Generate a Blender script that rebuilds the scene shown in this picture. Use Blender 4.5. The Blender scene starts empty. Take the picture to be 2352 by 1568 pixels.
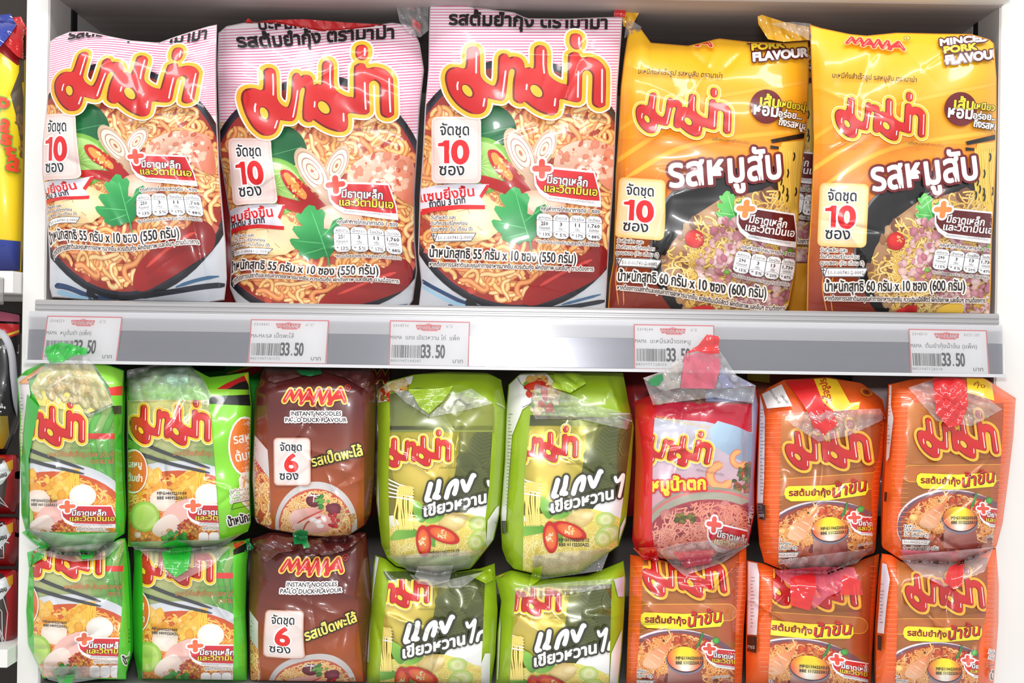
import bpy, math, random
import numpy as np
from mathutils import Matrix
from mathutils.geometry import tessellate_polygon
SC = bpy.context.scene
COL = SC.collection
# ---------------------------------------------------------------- camera, world, lights, exposure
D, CZ, ROLL = 1.15, 1.25, math.radians(0.85)
FP = D * 2600.0                                     # focal length in pixels of the 2352 x 1568 frame
cr, sr = math.cos(ROLL), math.sin(ROLL)
cam = bpy.data.cameras.new('camera')
cam.sensor_width = 36.0
cam.lens = 36.0 * FP / 2352.0
cam.clip_start = 0.01
camo = bpy.data.objects.new('camera', cam)
camo.matrix_world = Matrix(((cr, -sr, 0, 0), (0, 0, -1, -D), (sr, cr, 0, CZ), (0, 0, 0, 1)))
COL.objects.link(camo)
SC.camera = camo
wd = bpy.data.worlds.new('shop_light')
SC.world = wd
wd.use_nodes = True
bgn = wd.node_tree.nodes['Background']
bgn.inputs[0].default_value = (1, 0.985, 0.975, 1)
bgn.inputs[1].default_value = 0.70


def area(name, loc, tgt, sx, sy, power, col=(1, 1, 1)):
    l = bpy.data.lights.new(name, 'AREA')
    l.shape = 'RECTANGLE'
    l.size, l.size_y, l.energy, l.color = sx, sy, power, col
    o = bpy.data.objects.new(name, l)
    o.location = loc
    v = Matrix.Identity(3)
    from mathutils import Vector
    o.rotation_euler = (Vector(tgt) - Vector(loc)).to_track_quat('-Z', 'Y').to_euler()
    COL.objects.link(o)


area('ceiling_tube_light', (-0.55, -1.0, CZ + 1.25), (-0.2, 0.0, CZ), 1.5, 0.12, 10)
area('ceiling_tube_light', (0.75, -1.0, CZ + 1.25), (0.2, 0.0, CZ), 1.5, 0.12, 10)
area('camera_flash', (0.0, -D - 0.03, CZ + 0.13), (0.0, 0.0, CZ), 0.09, 0.05, 5.2)
SC.view_settings.view_transform = 'Standard'
SC.view_settings.look = 'None'
SC.view_settings.gamma = 1.0
SC.view_settings.use_curve_mapping = False
SC.view_settings.exposure = 0.06


def at(px, py, Y):
    """photo pixel -> point of the vertical plane at depth Y"""
    px, py, Y = np.asarray(px, float), np.asarray(py, float), np.asarray(Y, float)
    a, b = (px - 1176.0) / FP, -(py - 784.0) / FP
    k = Y + D
    return np.stack([(a * cr - b * sr) * k, Y + 0 * k, CZ + (a * sr + b * cr) * k], -1)


def lin(c):
    c = np.asarray(c, float) / 255.0
    return np.where(c <= 0.04045, c / 12.92, ((c + 0.055) / 1.055) ** 2.4)


def lin4(c):
    return tuple(lin(c)) + (1.0,)


# ---------------------------------------------------------------- materials
def mat(name, col=None, rough=0.5, spec=0.5, metal=0.0, coat=0.0, bump=None, attr=False, alpha=None, grain=None):
    m = bpy.data.materials.new(name)
    m.use_nodes = True
    nt = m.node_tree
    N, K = nt.nodes, nt.links
    p = N['Principled BSDF']
    p.inputs['Roughness'].default_value = rough
    p.inputs['Specular IOR Level'].default_value = spec
    p.inputs['Metallic'].default_value = metal
    p.inputs['Coat Weight'].default_value = coat
    p.inputs['Coat Roughness'].default_value = 0.07
    tc = N.new('ShaderNodeTexCoord')
    if col is not None:
        p.inputs['Base Color'].default_value = lin4(col)
    if attr:
        a = N.new('ShaderNodeAttribute')
        a.attribute_name = 'Col'
        K.new(a.outputs['Color'], p.inputs['Base Color'])
        K.new(a.outputs['Alpha'], p.inputs['Metallic'])
    if grain:
        c2, sc = grain
        mp = N.new('ShaderNodeMapping')
        mp.inputs['Scale'].default_value = sc
        nz = N.new('ShaderNodeTexNoise')
        nz.inputs['Scale'].default_value = 1.0
        nz.inputs['Detail'].default_value = 5
        r = N.new('ShaderNodeMix')
        r.data_type = 'RGBA'
        r.inputs[6].default_value = lin4(col)
        r.inputs[7].default_value = lin4(c2)
        K.new(tc.outputs['Object'], mp.inputs[0])
        K.new(mp.outputs[0], nz.inputs['Vector'])
        K.new(nz.outputs[0], r.inputs[0])
        K.new(r.outputs[2], p.inputs['Base Color'])
    if bump:
        sc, st, dist = bump
        nz = N.new('ShaderNodeTexNoise')
        nz.noise_type = 'RIDGED_MULTIFRACTAL'
        nz.inputs['Scale'].default_value = sc
        nz.inputs['Detail'].default_value = 2.0
        nz.inputs['Distortion'].default_value = 0.6
        bp = N.new('ShaderNodeBump')
        bp.inputs['Strength'].default_value = st
        bp.inputs['Distance'].default_value = dist
        K.new(tc.outputs['Object'], nz.inputs['Vector'])
        K.new(nz.outputs[0], bp.inputs['Height'])
        K.new(bp.outputs[0], p.inputs['Normal'])
        K.new(bp.outputs[0], p.inputs['Coat Normal'])
    if alpha is not None:
        p.inputs['Alpha'].default_value = alpha
    return m


def film_mat(name, col, body):
    """thin plastic film: tinted see-through body with a glossy skin; body = share of scattering colour"""
    m = bpy.data.materials.new(name)
    m.use_nodes = True
    nt = m.node_tree
    N, K = nt.nodes, nt.links
    N.remove(N['Principled BSDF'])
    out = N['Material Output']
    tr = N.new('ShaderNodeBsdfTransparent')
    tr.inputs[0].default_value = tuple(1 - (1 - c) * 0.35 for c in lin(col)) + (1,)
    df = N.new('ShaderNodeBsdfPrincipled')
    df.inputs['Base Color'].default_value = lin4(col)
    df.inputs['Roughness'].default_value = 0.12
    df.inputs['Specular IOR Level'].default_value = 0.8
    gl = N.new('ShaderNodeBsdfGlossy')
    gl.inputs['Roughness'].default_value = 0.07
    fr = N.new('ShaderNodeFresnel')
    fr.inputs[0].default_value = 1.5
    tc = N.new('ShaderNodeTexCoord')
    nz = N.new('ShaderNodeTexNoise')
    nz.noise_type = 'RIDGED_MULTIFRACTAL'
    nz.inputs['Scale'].default_value = 10
    nz.inputs['Detail'].default_value = 1.0
    bp = N.new('ShaderNodeBump')
    bp.inputs['Strength'].default_value = 0.22
    bp.inputs['Distance'].default_value = 0.004
    K.new(tc.outputs['Object'], nz.inputs['Vector'])
    K.new(nz.outputs[0], bp.inputs['Height'])
    for n in (df, gl, fr):
        K.new(bp.outputs[0], n.inputs['Normal'])
    m1 = N.new('ShaderNodeMixShader')
    m1.inputs[0].default_value = body
    m2 = N.new('ShaderNodeMixShader')
    K.new(tr.outputs[0], m1.inputs[1])
    K.new(df.outputs[0], m1.inputs[2])
    K.new(fr.outputs[0], m2.inputs[0])
    K.new(m1.outputs[0], m2.inputs[1])
    K.new(gl.outputs[0], m2.inputs[2])
    K.new(m2.outputs[0], out.inputs[0])
    return m


M_FILM = mat('printed_film', rough=0.34, spec=0.5, coat=0.55, bump=(16, 0.22, 0.0035), attr=True)
M_FOIL = mat('printed_foil_in_clear_wrap', rough=0.28, spec=0.6, coat=0.8, bump=(20, 0.30, 0.004), attr=True)
M_CARD = mat('printed_card', rough=0.6, spec=0.3, attr=True)
M_PANEL = mat('white_laminate', (236, 235, 232), rough=0.45, grain=((226, 224, 220), (6, 6, 1.2)))
M_INNER = mat('pale_laminate', (205, 202, 200), rough=0.5, grain=((182, 178, 175), (3, 3, 3)))
M_DARK = mat('dark_wood_grain', (206, 196, 192), rough=0.5, grain=((156, 146, 143), (3, 60, 60)))
M_DECK = mat('shaded_grey_deck', (150, 148, 148), rough=0.5, grain=((120, 118, 118), (2, 90, 90)))  # lower shelf: greyer than the upper one, its shade is put into the colour
M_SLOT = mat('black_slot', (14, 13, 13), rough=0.6)
M_ALU = mat('brushed_aluminium', (186, 185, 185), rough=0.36, metal=0.35, grain=((160, 159, 160), (1.5, 50, 220)))
M_CHAN = mat('ticket_strip_pale', (208, 208, 210), rough=0.28, grain=((194, 194, 197), (2, 30, 90)))
M_BAND = mat('ticket_strip_grey', (140, 142, 151), rough=0.2, metal=0.25, grain=((128, 130, 139), (2, 30, 160)))
M_CLEAR = film_mat('clear_plastic', (250, 250, 252), 0.04)
FILM = {'clear': film_mat('clear_film', (250, 250, 250), 0.20),
        'green': film_mat('green_film', (35, 190, 60), 0.80),
        'teal': film_mat('teal_film', (120, 215, 170), 0.55),
        'olive': film_mat('olive_film', (150, 182, 30), 0.88),
        'red': film_mat('red_film', (222, 28, 34), 0.85),
        'pink': film_mat('pink_film', (246, 110, 135), 0.55),
        'yellow': film_mat('yellow_film', (243, 180, 20), 0.90),
        'maroon': film_mat('maroon_film', (88, 32, 34), 0.85),
        'blue': film_mat('blue_film', (25, 55, 160), 0.92),
        'lilac': film_mat('lilac_film', (180, 182, 222), 0.5),
        'white': film_mat('white_film', (236, 226, 218), 0.42),
        'dgreen': film_mat('deep_green_film', (10, 135, 70), 0.9)}


# ---------------------------------------------------------------- object helpers
def tag(o, label=None, cat=None, group=None, kind=None):
    for k, v in (('label', label), ('category', cat), ('group', group), ('kind', kind)):
        if v:
            o[k] = v
    return o


def empty(name, loc):
    o = bpy.data.objects.new(name, None)
    o.empty_display_size = 0.02
    o.location = tuple(loc)
    COL.objects.link(o)
    return o


def mesh_obj(name, V, F, m, parent=None, C=None, Nn=None, smooth=False, origin=None):
    """V (n,3) world points, F list of faces or (m,3) array; stored relative to the parent's or the given origin"""
    V = np.asarray(V, float)
    org = np.zeros(3) if origin is None else np.asarray(origin, float)
    if parent is not None:
        org = np.array(parent.matrix_basis.translation)
    me = bpy.data.meshes.new(name)
    if isinstance(F, np.ndarray):
        n = len(F)
        me.vertices.add(len(V))
        me.vertices.foreach_set('co', (V - org).astype(np.float32).ravel())
        me.loops.add(n * 3)
        me.loops.foreach_set('vertex_index', F.astype(np.int32).ravel())
        me.polygons.add(n)
        me.polygons.foreach_set('loop_start', np.arange(0, n * 3, 3, dtype=np.int32))
        me.update(calc_edges=True)
    else:
        me.from_pydata([tuple(v) for v in (V - org)], [], F)
        me.update()
    me.polygons.foreach_set('use_smooth', np.full(len(me.polygons), bool(smooth)))
    if C is not None:
        a = me.color_attributes.new('Col', 'FLOAT_COLOR', 'POINT')
        a.data.foreach_set('color', np.asarray(C, np.float32).ravel())
    me.materials.append(m)
    if Nn is not None:
        me.normals_split_custom_set_from_vertices(np.asarray(Nn, float).tolist())
    o = bpy.data.objects.new(name, me)
    COL.objects.link(o)
    if parent is not None:
        o.parent = parent
    else:
        o.location = tuple(org)
    return o


def box(name, x0, x1, y0, y1, z0, z1, m, parent=None, bev=0.0008):
    V = [(x, y, z) for x in (x0, x1) for y in (y0, y1) for z in (z0, z1)]
    F = [(0, 1, 3, 2), (4, 6, 7, 5), (0, 4, 5, 1), (2, 3, 7, 6), (0, 2, 6, 4), (1, 5, 7, 3)]
    o = mesh_obj(name, V, F, m, parent, origin=((x0 + x1) / 2, (y0 + y1) / 2, z0))
    if bev:
        b = o.modifiers.new('edge', 'BEVEL')
        b.width = bev
        b.segments = 2
    return o


def extrude(name, prof, x0, x1, m, parent=None):
    """profile of (y, z) points run along x"""
    n = len(prof)
    V = [(x, y, z) for x in (x0, x1) for y, z in prof]
    F = [(i, (i + 1) % n, n + (i + 1) % n, n + i) for i in range(n)]
    F += [tuple(range(n))[::-1], tuple(range(n, 2 * n))]
    return mesh_obj(name, V, F, m, parent, origin=(x0, prof[0][0], prof[0][1]))


# ---------------------------------------------------------------- flat artwork as coloured polygons
def K(ox, oy, s):
    return np.array([[1 / s, 0, ox], [0, 1 / s, oy]])


def fit(src, dst):
    """least-squares affine map src -> dst"""
    s = np.c_[np.asarray(src, float), np.ones(len(src))]
    return np.linalg.lstsq(s, np.asarray(dst, float), rcond=None)[0].T


def tps(src, dst, lam=0.0):
    s, d = np.asarray(src, float), np.asarray(dst, float)
    n = len(s)
    c, k = s.mean(0), 200.0
    q = (s - c) / k
    r2 = ((q[:, None] - q[None]) ** 2).sum(-1)
    Km = np.where(r2 > 0, r2 * np.log(r2 + 1e-12), 0) + lam * np.eye(n)
    P = np.c_[np.ones(n), q]
    A = np.block([[Km, P], [P.T, np.zeros((3, 3))]])
    W = np.linalg.solve(A, np.r_[d, np.zeros((3, 2))])

    def f(x):
        u = (np.asarray(x, float) - c) / k
        rr = ((u[:, None] - q[None]) ** 2).sum(-1)
        return np.where(rr > 0, rr * np.log(rr + 1e-12), 0) @ W[:n] + np.c_[np.ones(len(u)), u] @ W[n:]
    return f


def aff(M):
    return lambda x: np.asarray(x, float) @ M[:, :2].T + M[:, 2]


def shift(dx, dy):
    return lambda x: np.asarray(x, float) + (dx, dy)


def subdiv(V, T, C, maxl):
    V, T, C = np.asarray(V, float), np.asarray(T, int), np.asarray(C, float)
    for _ in range(18):
        E = np.stack([V[T[:, (i + 1) % 3]] - V[T[:, i]] for i in range(3)], 1)
        l = (E ** 2).sum(-1)
        b = l.argmax(1)
        m = l.max(1) > maxl * maxl
        if not m.any():
            break
        t, bb = T[m], b[m]
        r = np.arange(len(t))
        i0, i1, i2 = t[r, bb], t[r, (bb + 1) % 3], t[r, (bb + 2) % 3]
        n0 = len(V)
        V = np.r_[V, (V[i0] + V[i1]) / 2]
        C = np.r_[C, (C[i0] + C[i1]) / 2]
        k = n0 + r
        T = np.r_[T[~m], np.c_[i0, k, i2], np.c_[k, i1, i2]]
    return V, T, C


def smooth(P, n=6, closed=False):
    P = np.asarray(P, float)
    if closed:
        Q = np.r_[P[-1:], P, P[:2]]
    else:
        Q = np.r_[2 * P[:1] - P[1:2], P, 2 * P[-1:] - P[-2:-1]]
    t = np.linspace(0, 1, n, endpoint=False)[:, None]
    out = []
    for i in range(len(Q) - 3):
        a, b, c, d = Q[i:i + 4]
        out.append(0.5 * (2 * b + (c - a) * t + (2 * a - 5 * b + 4 * c - d) * t ** 2 + (3 * b - a - 3 * c + d) * t ** 3))
    out = np.concatenate(out)
    return out if closed else np.r_[out, P[-1:]]


def G(p0, c0, p1, c1):
    p0, p1 = np.asarray(p0, float), np.asarray(p1, float)
    d = p1 - p0

    def f(V):
        t = np.clip((V - p0) @ d / (d @ d), 0, 1)[:, None]
        return np.asarray(c0, float) * (1 - t) + np.asarray(c1, float) * t
    return f


TXT = {}


def text_mesh(s, res):
    key = (s, res)
    if key in TXT:
        return TXT[key]
    cu = bpy.data.curves.new('t', 'FONT')
    cu.body = s
    cu.resolution_u = res
    o = bpy.data.objects.new('t', cu)
    COL.objects.link(o)
    dg = bpy.context.evaluated_depsgraph_get()
    me = bpy.data.meshes.new_from_object(o.evaluated_get(dg))
    me.calc_loop_triangles()
    V = np.array([v.co[:2] for v in me.vertices]).reshape(-1, 2)
    T = np.array([t.vertices[:] for t in me.loop_triangles]).reshape(-1, 3)
    cnt = {}
    for a, b, c in T.tolist():
        for e in ((a, b), (b, c), (c, a)):
            k = (min(e), max(e))
            cnt[k] = cnt.get(k, 0) + 1
    B = np.array([k for k, n in cnt.items() if n == 1]).reshape(-1, 2)
    bpy.data.objects.remove(o)
    bpy.data.curves.remove(cu)
    bpy.data.meshes.remove(me)
    TXT[key] = (V, T, B)
    return TXT[key]


class Art:
    def __init__(s, seed=1):
        s.items, s.z, s.M = [], 0.0, K(0, 0, 1)
        s.rng = np.random.default_rng(seed)

    def view(s, M):
        s.M = M
        return s

    def add(s, V, T, c, maxl=5.5, dz=1.0, met=0.0):
        """c: rgb, (n,3) colours or a function of the local points"""
        V, T = np.asarray(V, float), np.asarray(T, int)
        if not len(T):
            return
        s.z += dz
        k = math.sqrt(abs(np.linalg.det(s.M[:, :2])))
        if callable(c):
            V, T, _ = subdiv(V, T, np.zeros((len(V), 1)), maxl / k)
            C = c(V)
        else:
            C = np.asarray(c, float)
            if C.ndim == 1:
                C = np.tile(C, (len(V), 1))
            V, T, C = subdiv(V, T, C, maxl / k)
        C = np.c_[lin(np.clip(C, 0, 255)), np.full(len(C), met)]
        s.items.append((V @ s.M[:, :2].T + s.M[:, 2], T, C, np.full(len(V), s.z)))

    def poly(s, P, c, holes=(), dz=1.0, met=0.0, sm=0):
        if sm:
            P = smooth(P, sm, True)
        loops = [[(p[0], p[1], 0) for p in q] for q in [P, *holes]]
        T = tessellate_polygon(loops)
        V = np.array([p[:2] for q in loops for p in q], float)
        s.add(V, T, c, dz=dz, met=met)

    def rect(s, x0, y0, x1, y1, c, r=0, met=0.0):
        if r:
            a = np.linspace(0, math.pi / 2, 6)
            P = []
            for cx, cy, o in ((x1 - r, y1 - r, 0), (x0 + r, y1 - r, 1), (x0 + r, y0 + r, 2), (x1 - r, y0 + r, 3)):
                P += [(cx + r * math.cos(t + o * math.pi / 2), cy + r * math.sin(t + o * math.pi / 2)) for t in a]
            s.poly(P, c, met=met)
        else:
            s.add([(x0, y0), (x1, y0), (x1, y1), (x0, y1)], [(0, 1, 2), (0, 2, 3)], c, met=met)

    def blob(s, cx, cy, rx, ry, c0, c1=None, rot=0, wob=0.0, n=20, dz=1.0, off=(0, 0), met=0.0):
        """filled ellipse shaded from c0 in the middle to c1 at the rim"""
        c0 = np.asarray(c0, float)
        c1 = c0 if c1 is None else np.asarray(c1, float)
        a = np.linspace(0, 2 * math.pi, n, endpoint=False)
        w = 1 + wob * s.rng.normal(size=n)
        rings = (0.0, 0.45, 0.75, 1.0)
        V, C = [(off[0] * rx, off[1] * ry)], [c0]
        for q in rings[1:]:
            for i in range(n):
                V.append((q * w[i] * rx * math.cos(a[i]) + (1 - q) * off[0] * rx, q * w[i] * ry * math.sin(a[i]) + (1 - q) * off[1] * ry))
                C.append(c0 + (c1 - c0) * q ** 1.6)
        T = [(0, 1 + i, 1 + (i + 1) % n) for i in range(n)]
        for k in range(2):
            for i in range(n):
                p, q2 = 1 + k * n + i, 1 + k * n + (i + 1) % n
                T += [(p, p + n, q2 + n), (p, q2 + n, q2)]
        R = math.radians(rot)
        V = np.array(V) @ np.array([[math.cos(R), math.sin(R)], [-math.sin(R), math.cos(R)]]) + (cx, cy)
        s.add(V, T, np.array(C), dz=dz, met=met)

    def strip(s, P, w, c0, c1=None, dz=1.0, taper=0.0, hi=None):
        """ribbon with a light middle c0 and rims c1"""
        P = np.asarray(P, float)
        n = len(P)
        d = np.gradient(P, axis=0)
        d /= np.linalg.norm(d, axis=1)[:, None] + 1e-9
        nn = np.c_[-d[:, 1], d[:, 0]]
        u = np.linspace(0, 1, n)
        ww = np.full(n, w / 2.0)
        ww *= np.clip(np.minimum(u, 1 - u) * n * 0.6 + 0.35, 0, 1)
        if taper:
            ww *= 1 - taper * u
        c0 = np.asarray(c0, float)
        c1 = c0 if c1 is None else np.asarray(c1, float)
        hi = c0 if hi is None else np.asarray(hi, float)
        prof = [(-1, c1), (-0.45, c0), (-0.05, hi), (0.5, c0), (1, c1)] if c1 is not c0 else [(-1, c0), (1, c0)]
        m = len(prof)
        V = np.concatenate([P + nn * (ww * q)[:, None] for q, _ in prof])
        C = np.concatenate([np.tile(np.asarray(c, float), (n, 1)) for _, c in prof])
        T = []
        for j in range(m - 1):
            for i in range(n - 1):
                a = j * n + i
                T += [(a, a + 1, a + n + 1), (a, a + n + 1, a + n)]
        s.add(V, T, C, dz=dz)

    def stroke(s, P, w, c, closed=False, dz=1.0, nd=10):
        """flat line with round joins"""
        P = np.asarray(P, float)
        Q = np.r_[P, P[:1]] if closed else P
        V, T = [], []
        h = w / 2.0
        for i in range(len(Q) - 1):
            a, b = Q[i], Q[i + 1]
            d = b - a
            l = np.linalg.norm(d)
            if l < 1e-9:
                continue
            n = np.array([-d[1], d[0]]) / l * h
            k = len(V)
            V += [a + n, b + n, b - n, a - n]
            T += [(k, k + 1, k + 2), (k, k + 2, k + 3)]
        an = np.linspace(0, 2 * math.pi, nd, endpoint=False)
        for p in P:
            k = len(V)
            V += [p + h * np.array([math.cos(t), math.sin(t)]) for t in an]
            T += [(k, k + i, k + i + 1) for i in range(1, nd - 1)]
        s.add(V, T, c, dz=dz)

    def text(s, t, x0, y0, x1, y1, h, c, halo=None, hw=0, bold=0, slant=0, res=2, glow=None):
        """baseline from (x0,y0) to (x1,y1); h = height of the letters; halo = outline colour of width hw"""
        if h * math.sqrt(abs(np.linalg.det(s.M[:, :2]))) > 11:
            res = 5
        V, T, B = text_mesh(t, res)
        if not len(T):
            return
        thai = any('\u0e00' <= ch <= '\u0e7f' for ch in t)
        a, b = V[:, 0].min(), V[:, 0].max()
        L = math.hypot(x1 - x0, y1 - y0)
        ex, ey = (x1 - x0) / L, (y1 - y0) / L
        u = (V[:, 0] - a) / (b - a) * L
        v = V[:, 1] * h / (0.56 if thai else 0.70)
        u = u + v * slant
        W = np.c_[x0 + u * ex + v * ey, y0 + u * ey - v * ex]

        def rim(w, col, dz):
            p, q = W[B[:, 0]], W[B[:, 1]]
            d = q - p
            l = np.linalg.norm(d, axis=1)[:, None] + 1e-9
            d = d / l * w * 0.5
            n = np.c_[-d[:, 1], d[:, 0]]
            k = len(B)
            VV = np.concatenate([p - d + n, q + d + n, q + d - n, p - d - n])
            if w > 5:
                VV = np.concatenate([p + n, q + n, q - n, p - n])
            i = np.arange(k)
            TT = np.r_[np.c_[i, i + k, i + 2 * k], np.c_[i, i + 2 * k, i + 3 * k]]
            if w > 5:                       # round joins
                used = np.unique(B)
                an = np.linspace(0, 2 * math.pi, 9)[:-1]
                disc = (W[used][:, None] + 0.5 * w * np.c_[np.cos(an), np.sin(an)][None]).reshape(-1, 2)
                m = 4 * k + 8 * np.arange(len(used))[:, None]
                TT = np.r_[TT, np.concatenate([np.c_[m, m + j, m + j + 1] for j in range(1, 7)])]
                VV = np.r_[VV, disc]
            s.add(np.r_[VV, W], np.r_[TT, T + len(VV)], col, maxl=7, dz=dz)
        if glow is not None:
            rim(glow[1], glow[0], 2)
        if halo is not None:
            rim(hw + bold, halo, 2)
        if bold:
            rim(bold, c, 2.5)
        else:
            s.add(W, T, c, maxl=7, dz=2.5)

    def noodles(s, inside, box_, n, ln, w, cols, rim, curl=0.25, seg=12, dz=0.03):
        """thick soft noodles winding through a region of the print"""
        x0, y0, x1, y1 = box_
        g = s.rng
        k = 0
        while k < n:
            p = np.array([g.uniform(x0, x1), g.uniform(y0, y1)])
            if not inside(p[0], p[1]):
                continue
            k += 1
            th, dk = g.uniform(0, 6.28), g.normal() * curl
            P = [p.copy()]
            for _ in range(seg):
                dk = 0.8 * dk + g.normal() * curl * 0.5
                th += dk
                p = p + ln / seg * np.array([math.cos(th), math.sin(th)])
                if not inside(p[0], p[1]):
                    break
                P.append(p.copy())
            if len(P) < 4:
                continue
            c = np.asarray(cols[g.integers(len(cols))], float)
            s.strip(P, w * g.uniform(0.8, 1.15), c, rim, dz=dz, hi=np.minimum(c + 22, 255))

    def curly(s, inside, box_, n, r, w, cols, rim, loops=3, dz=0.03):
        """crinkled instant noodles: rows of small loops"""
        x0, y0, x1, y1 = box_
        g = s.rng
        k = 0
        while k < n:
            p = np.array([g.uniform(x0, x1), g.uniform(y0, y1)])
            if not inside(p[0], p[1]):
                continue
            k += 1
            th, rr = g.uniform(0, 6.28), r * g.uniform(0.7, 1.2)
            t = np.linspace(0, loops * 2 * math.pi, loops * 9)
            X = rr * 0.55 * t + rr * np.sin(t + g.uniform(0, 6))
            Yv = rr * 0.9 * np.cos(t)
            P = p + np.c_[X * math.cos(th) - Yv * math.sin(th), X * math.sin(th) + Yv * math.cos(th)]
            ok = [inside(a, b) for a, b in P]
            if not all(ok):
                e = ok.index(False)
                P = P[:e]
            if len(P) < 4:
                continue
            c = np.asarray(cols[g.integers(len(cols))], float)
            s.strip(P, w, c, rim, dz=dz, hi=np.minimum(c + 18, 255))

    def bits(s, inside, box_, n, r0, r1, cols, shade=0.75, dz=0.03, wob=0.12):
        x0, y0, x1, y1 = box_
        g = s.rng
        k = 0
        while k < n:
            x, y = g.uniform(x0, x1), g.uniform(y0, y1)
            if not inside(x, y):
                continue
            k += 1
            r = g.uniform(r0, r1)
            c = np.asarray(cols[g.integers(len(cols))], float)
            s.blob(x, y, r, r * g.uniform(0.55, 1), c, c * shade, rot=g.uniform(0, 180), wob=wob, n=9, dz=dz, off=(-0.2, -0.25))


def in_ell(cx, cy, rx, ry):
    return lambda x, y: ((x - cx) / rx) ** 2 + ((y - cy) / ry) ** 2 < 1


def in_poly(P):
    P = np.asarray(P, float)

    def f(x, y):
        c = False
        j = len(P) - 1
        for i in range(len(P)):
            if (P[i, 1] > y) != (P[j, 1] > y) and x < (P[j, 0] - P[i, 0]) * (y - P[i, 1]) / (P[j, 1] - P[i, 1]) + P[i, 0]:
                c = not c
            j = i
        return c
    return f
# ---------------------------------------------------------------- marks shared by the packs
LOGO = [(510, 720), (525, 680), (565, 660), (610, 668), (635, 710), (640, 830), (645, 940), (665, 985), (700, 1020), (750, 1045), (780, 1045), (795, 1010), (805, 950), (808, 780), (820, 735), (850, 710), (890, 715), (912, 745), (940, 735), (990, 735), (1030, 755), (1055, 800), (1064, 840), (1110, 830), (1145, 833), (1145, 660), (1160, 615), (1200, 597), (1245, 610), (1268, 660), (1272, 800), (1278, 850), (1295, 900), (1340, 940), (1400, 970), (1440, 975), (1462, 960), (1465, 700), (1480, 660), (1520, 640), (1565, 650), (1590, 692), (1660, 680), (1730, 695), (1780, 730), (1815, 780), (1828, 840), (1830, 1130), (1815, 1175), (1765, 1197), (1715, 1175), (1698, 1120), (1700, 900), (1690, 850), (1665, 825), (1640, 820), (1615, 840), (1605, 880), (1603, 1100), (1590, 1140), (1555, 1155), (1480, 1145), (1400, 1135), (1393, 1200), (1380, 1270), (1340, 1305), (1270, 1305), (1180, 1270), (1100, 1215), (1065, 1190), (1050, 1205), (1010, 1210), (970, 1190), (953, 1150), (952, 1000), (965, 900), (960, 868), (935, 862), (920, 880), (910, 920), (895, 1100), (885, 1160), (860, 1190), (820, 1195), (740, 1185), (720, 1185), (715, 1260), (690, 1320), (640, 1350), (560, 1350), (480, 1310), (410, 1250), (350, 1160), (318, 1060), (312, 990), (330, 930), (370, 895), (430, 885), (500, 885)]
LOGO_DOT = [(1478, 500), (1492, 465), (1525, 450), (1565, 455), (1592, 485), (1598, 530), (1590, 580), (1565, 608), (1530, 612), (1495, 590), (1478, 550)]
LS = [(568, 660), (312, 1000), (560, 1352), (1535, 530), (1765, 1197), (1300, 1308), (525, 1120), (1175, 1070), (1200, 597), (1730, 695)]


def ell(cx, cy, rx, ry, rot=0, n=24):
    t = np.linspace(0, 2 * math.pi, n, endpoint=False)
    R = math.radians(rot)
    x, y = rx * np.cos(t), ry * np.sin(t)
    return [(cx + a * math.cos(R) - b * math.sin(R), cy + a * math.sin(R) + b * math.cos(R)) for a, b in zip(x, y)]


def logo(A, M, glow=(255, 246, 246), yel=(247, 180, 44), gw=108, yw=80):
    A.view(M)
    P, Q = [tuple(q) for q in smooth(LOGO, 3, True)], [tuple(q) for q in smooth(LOGO_DOT, 3, True)]
    if glow is not None:
        A.stroke(P, gw, glow, True)
        A.stroke(Q, gw, glow, True, dz=0.5)
        A.poly(P, glow, dz=0.5)
    A.stroke(P, yw, yel, True)
    A.stroke(Q, yw, yel, True, dz=0.5)
    A.poly(P, yel, dz=0.5)
    holes = [ell(525, 1120, 66, 38, 55), ell(1175, 1070, 70, 45, 50)]
    A.poly(P, G((0, 600), (120, 22, 24), (0, 1350), (112, 12, 18)), holes)
    A.poly(Q, (130, 22, 26))
    # the brighter red printed face of the letters, a little narrower towards the left
    g = G((0, 620), (212, 46, 40), (0, 1330), (190, 16, 22))
    inset = []
    n = len(P)
    for i, p in enumerate(P):
        a, b = np.array(P[i - 1], float), np.array(P[(i + 1) % n], float)
        d = (b - a) / (np.linalg.norm(b - a) + 1e-9)
        nr = np.array([-d[1], d[0]])
        k = 20 if nr[0] > 0.2 else 5
        inset.append(tuple(np.array(p) + nr * k))
    A.poly(inset, g, [ell(530, 1122, 78, 52, 55), ell(1180, 1072, 82, 58, 50)])
    A.poly([(1538 + (x - 1538) * 0.84 + 6, 530 + (y - 530) * 0.9) for x, y in Q], (206, 48, 44))
    for q in ([(603, 725), (605, 930)], [(1234, 650), (1236, 790), (1246, 880)], [(1567, 840), (1567, 1100)], [(1790, 800), (1795, 1135)], [(882, 890), (868, 1040), (855, 1150)],
              [(436, 1040), (430, 1075), (434, 1115)], [(690, 1190), (680, 1265)], [(1356, 1135), (1350, 1205)], [(1085, 1012), (1082, 1060)], [(1566, 490), (1566, 560)]):
        A.stroke(q, 15, (255, 232, 228), nd=8)


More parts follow.
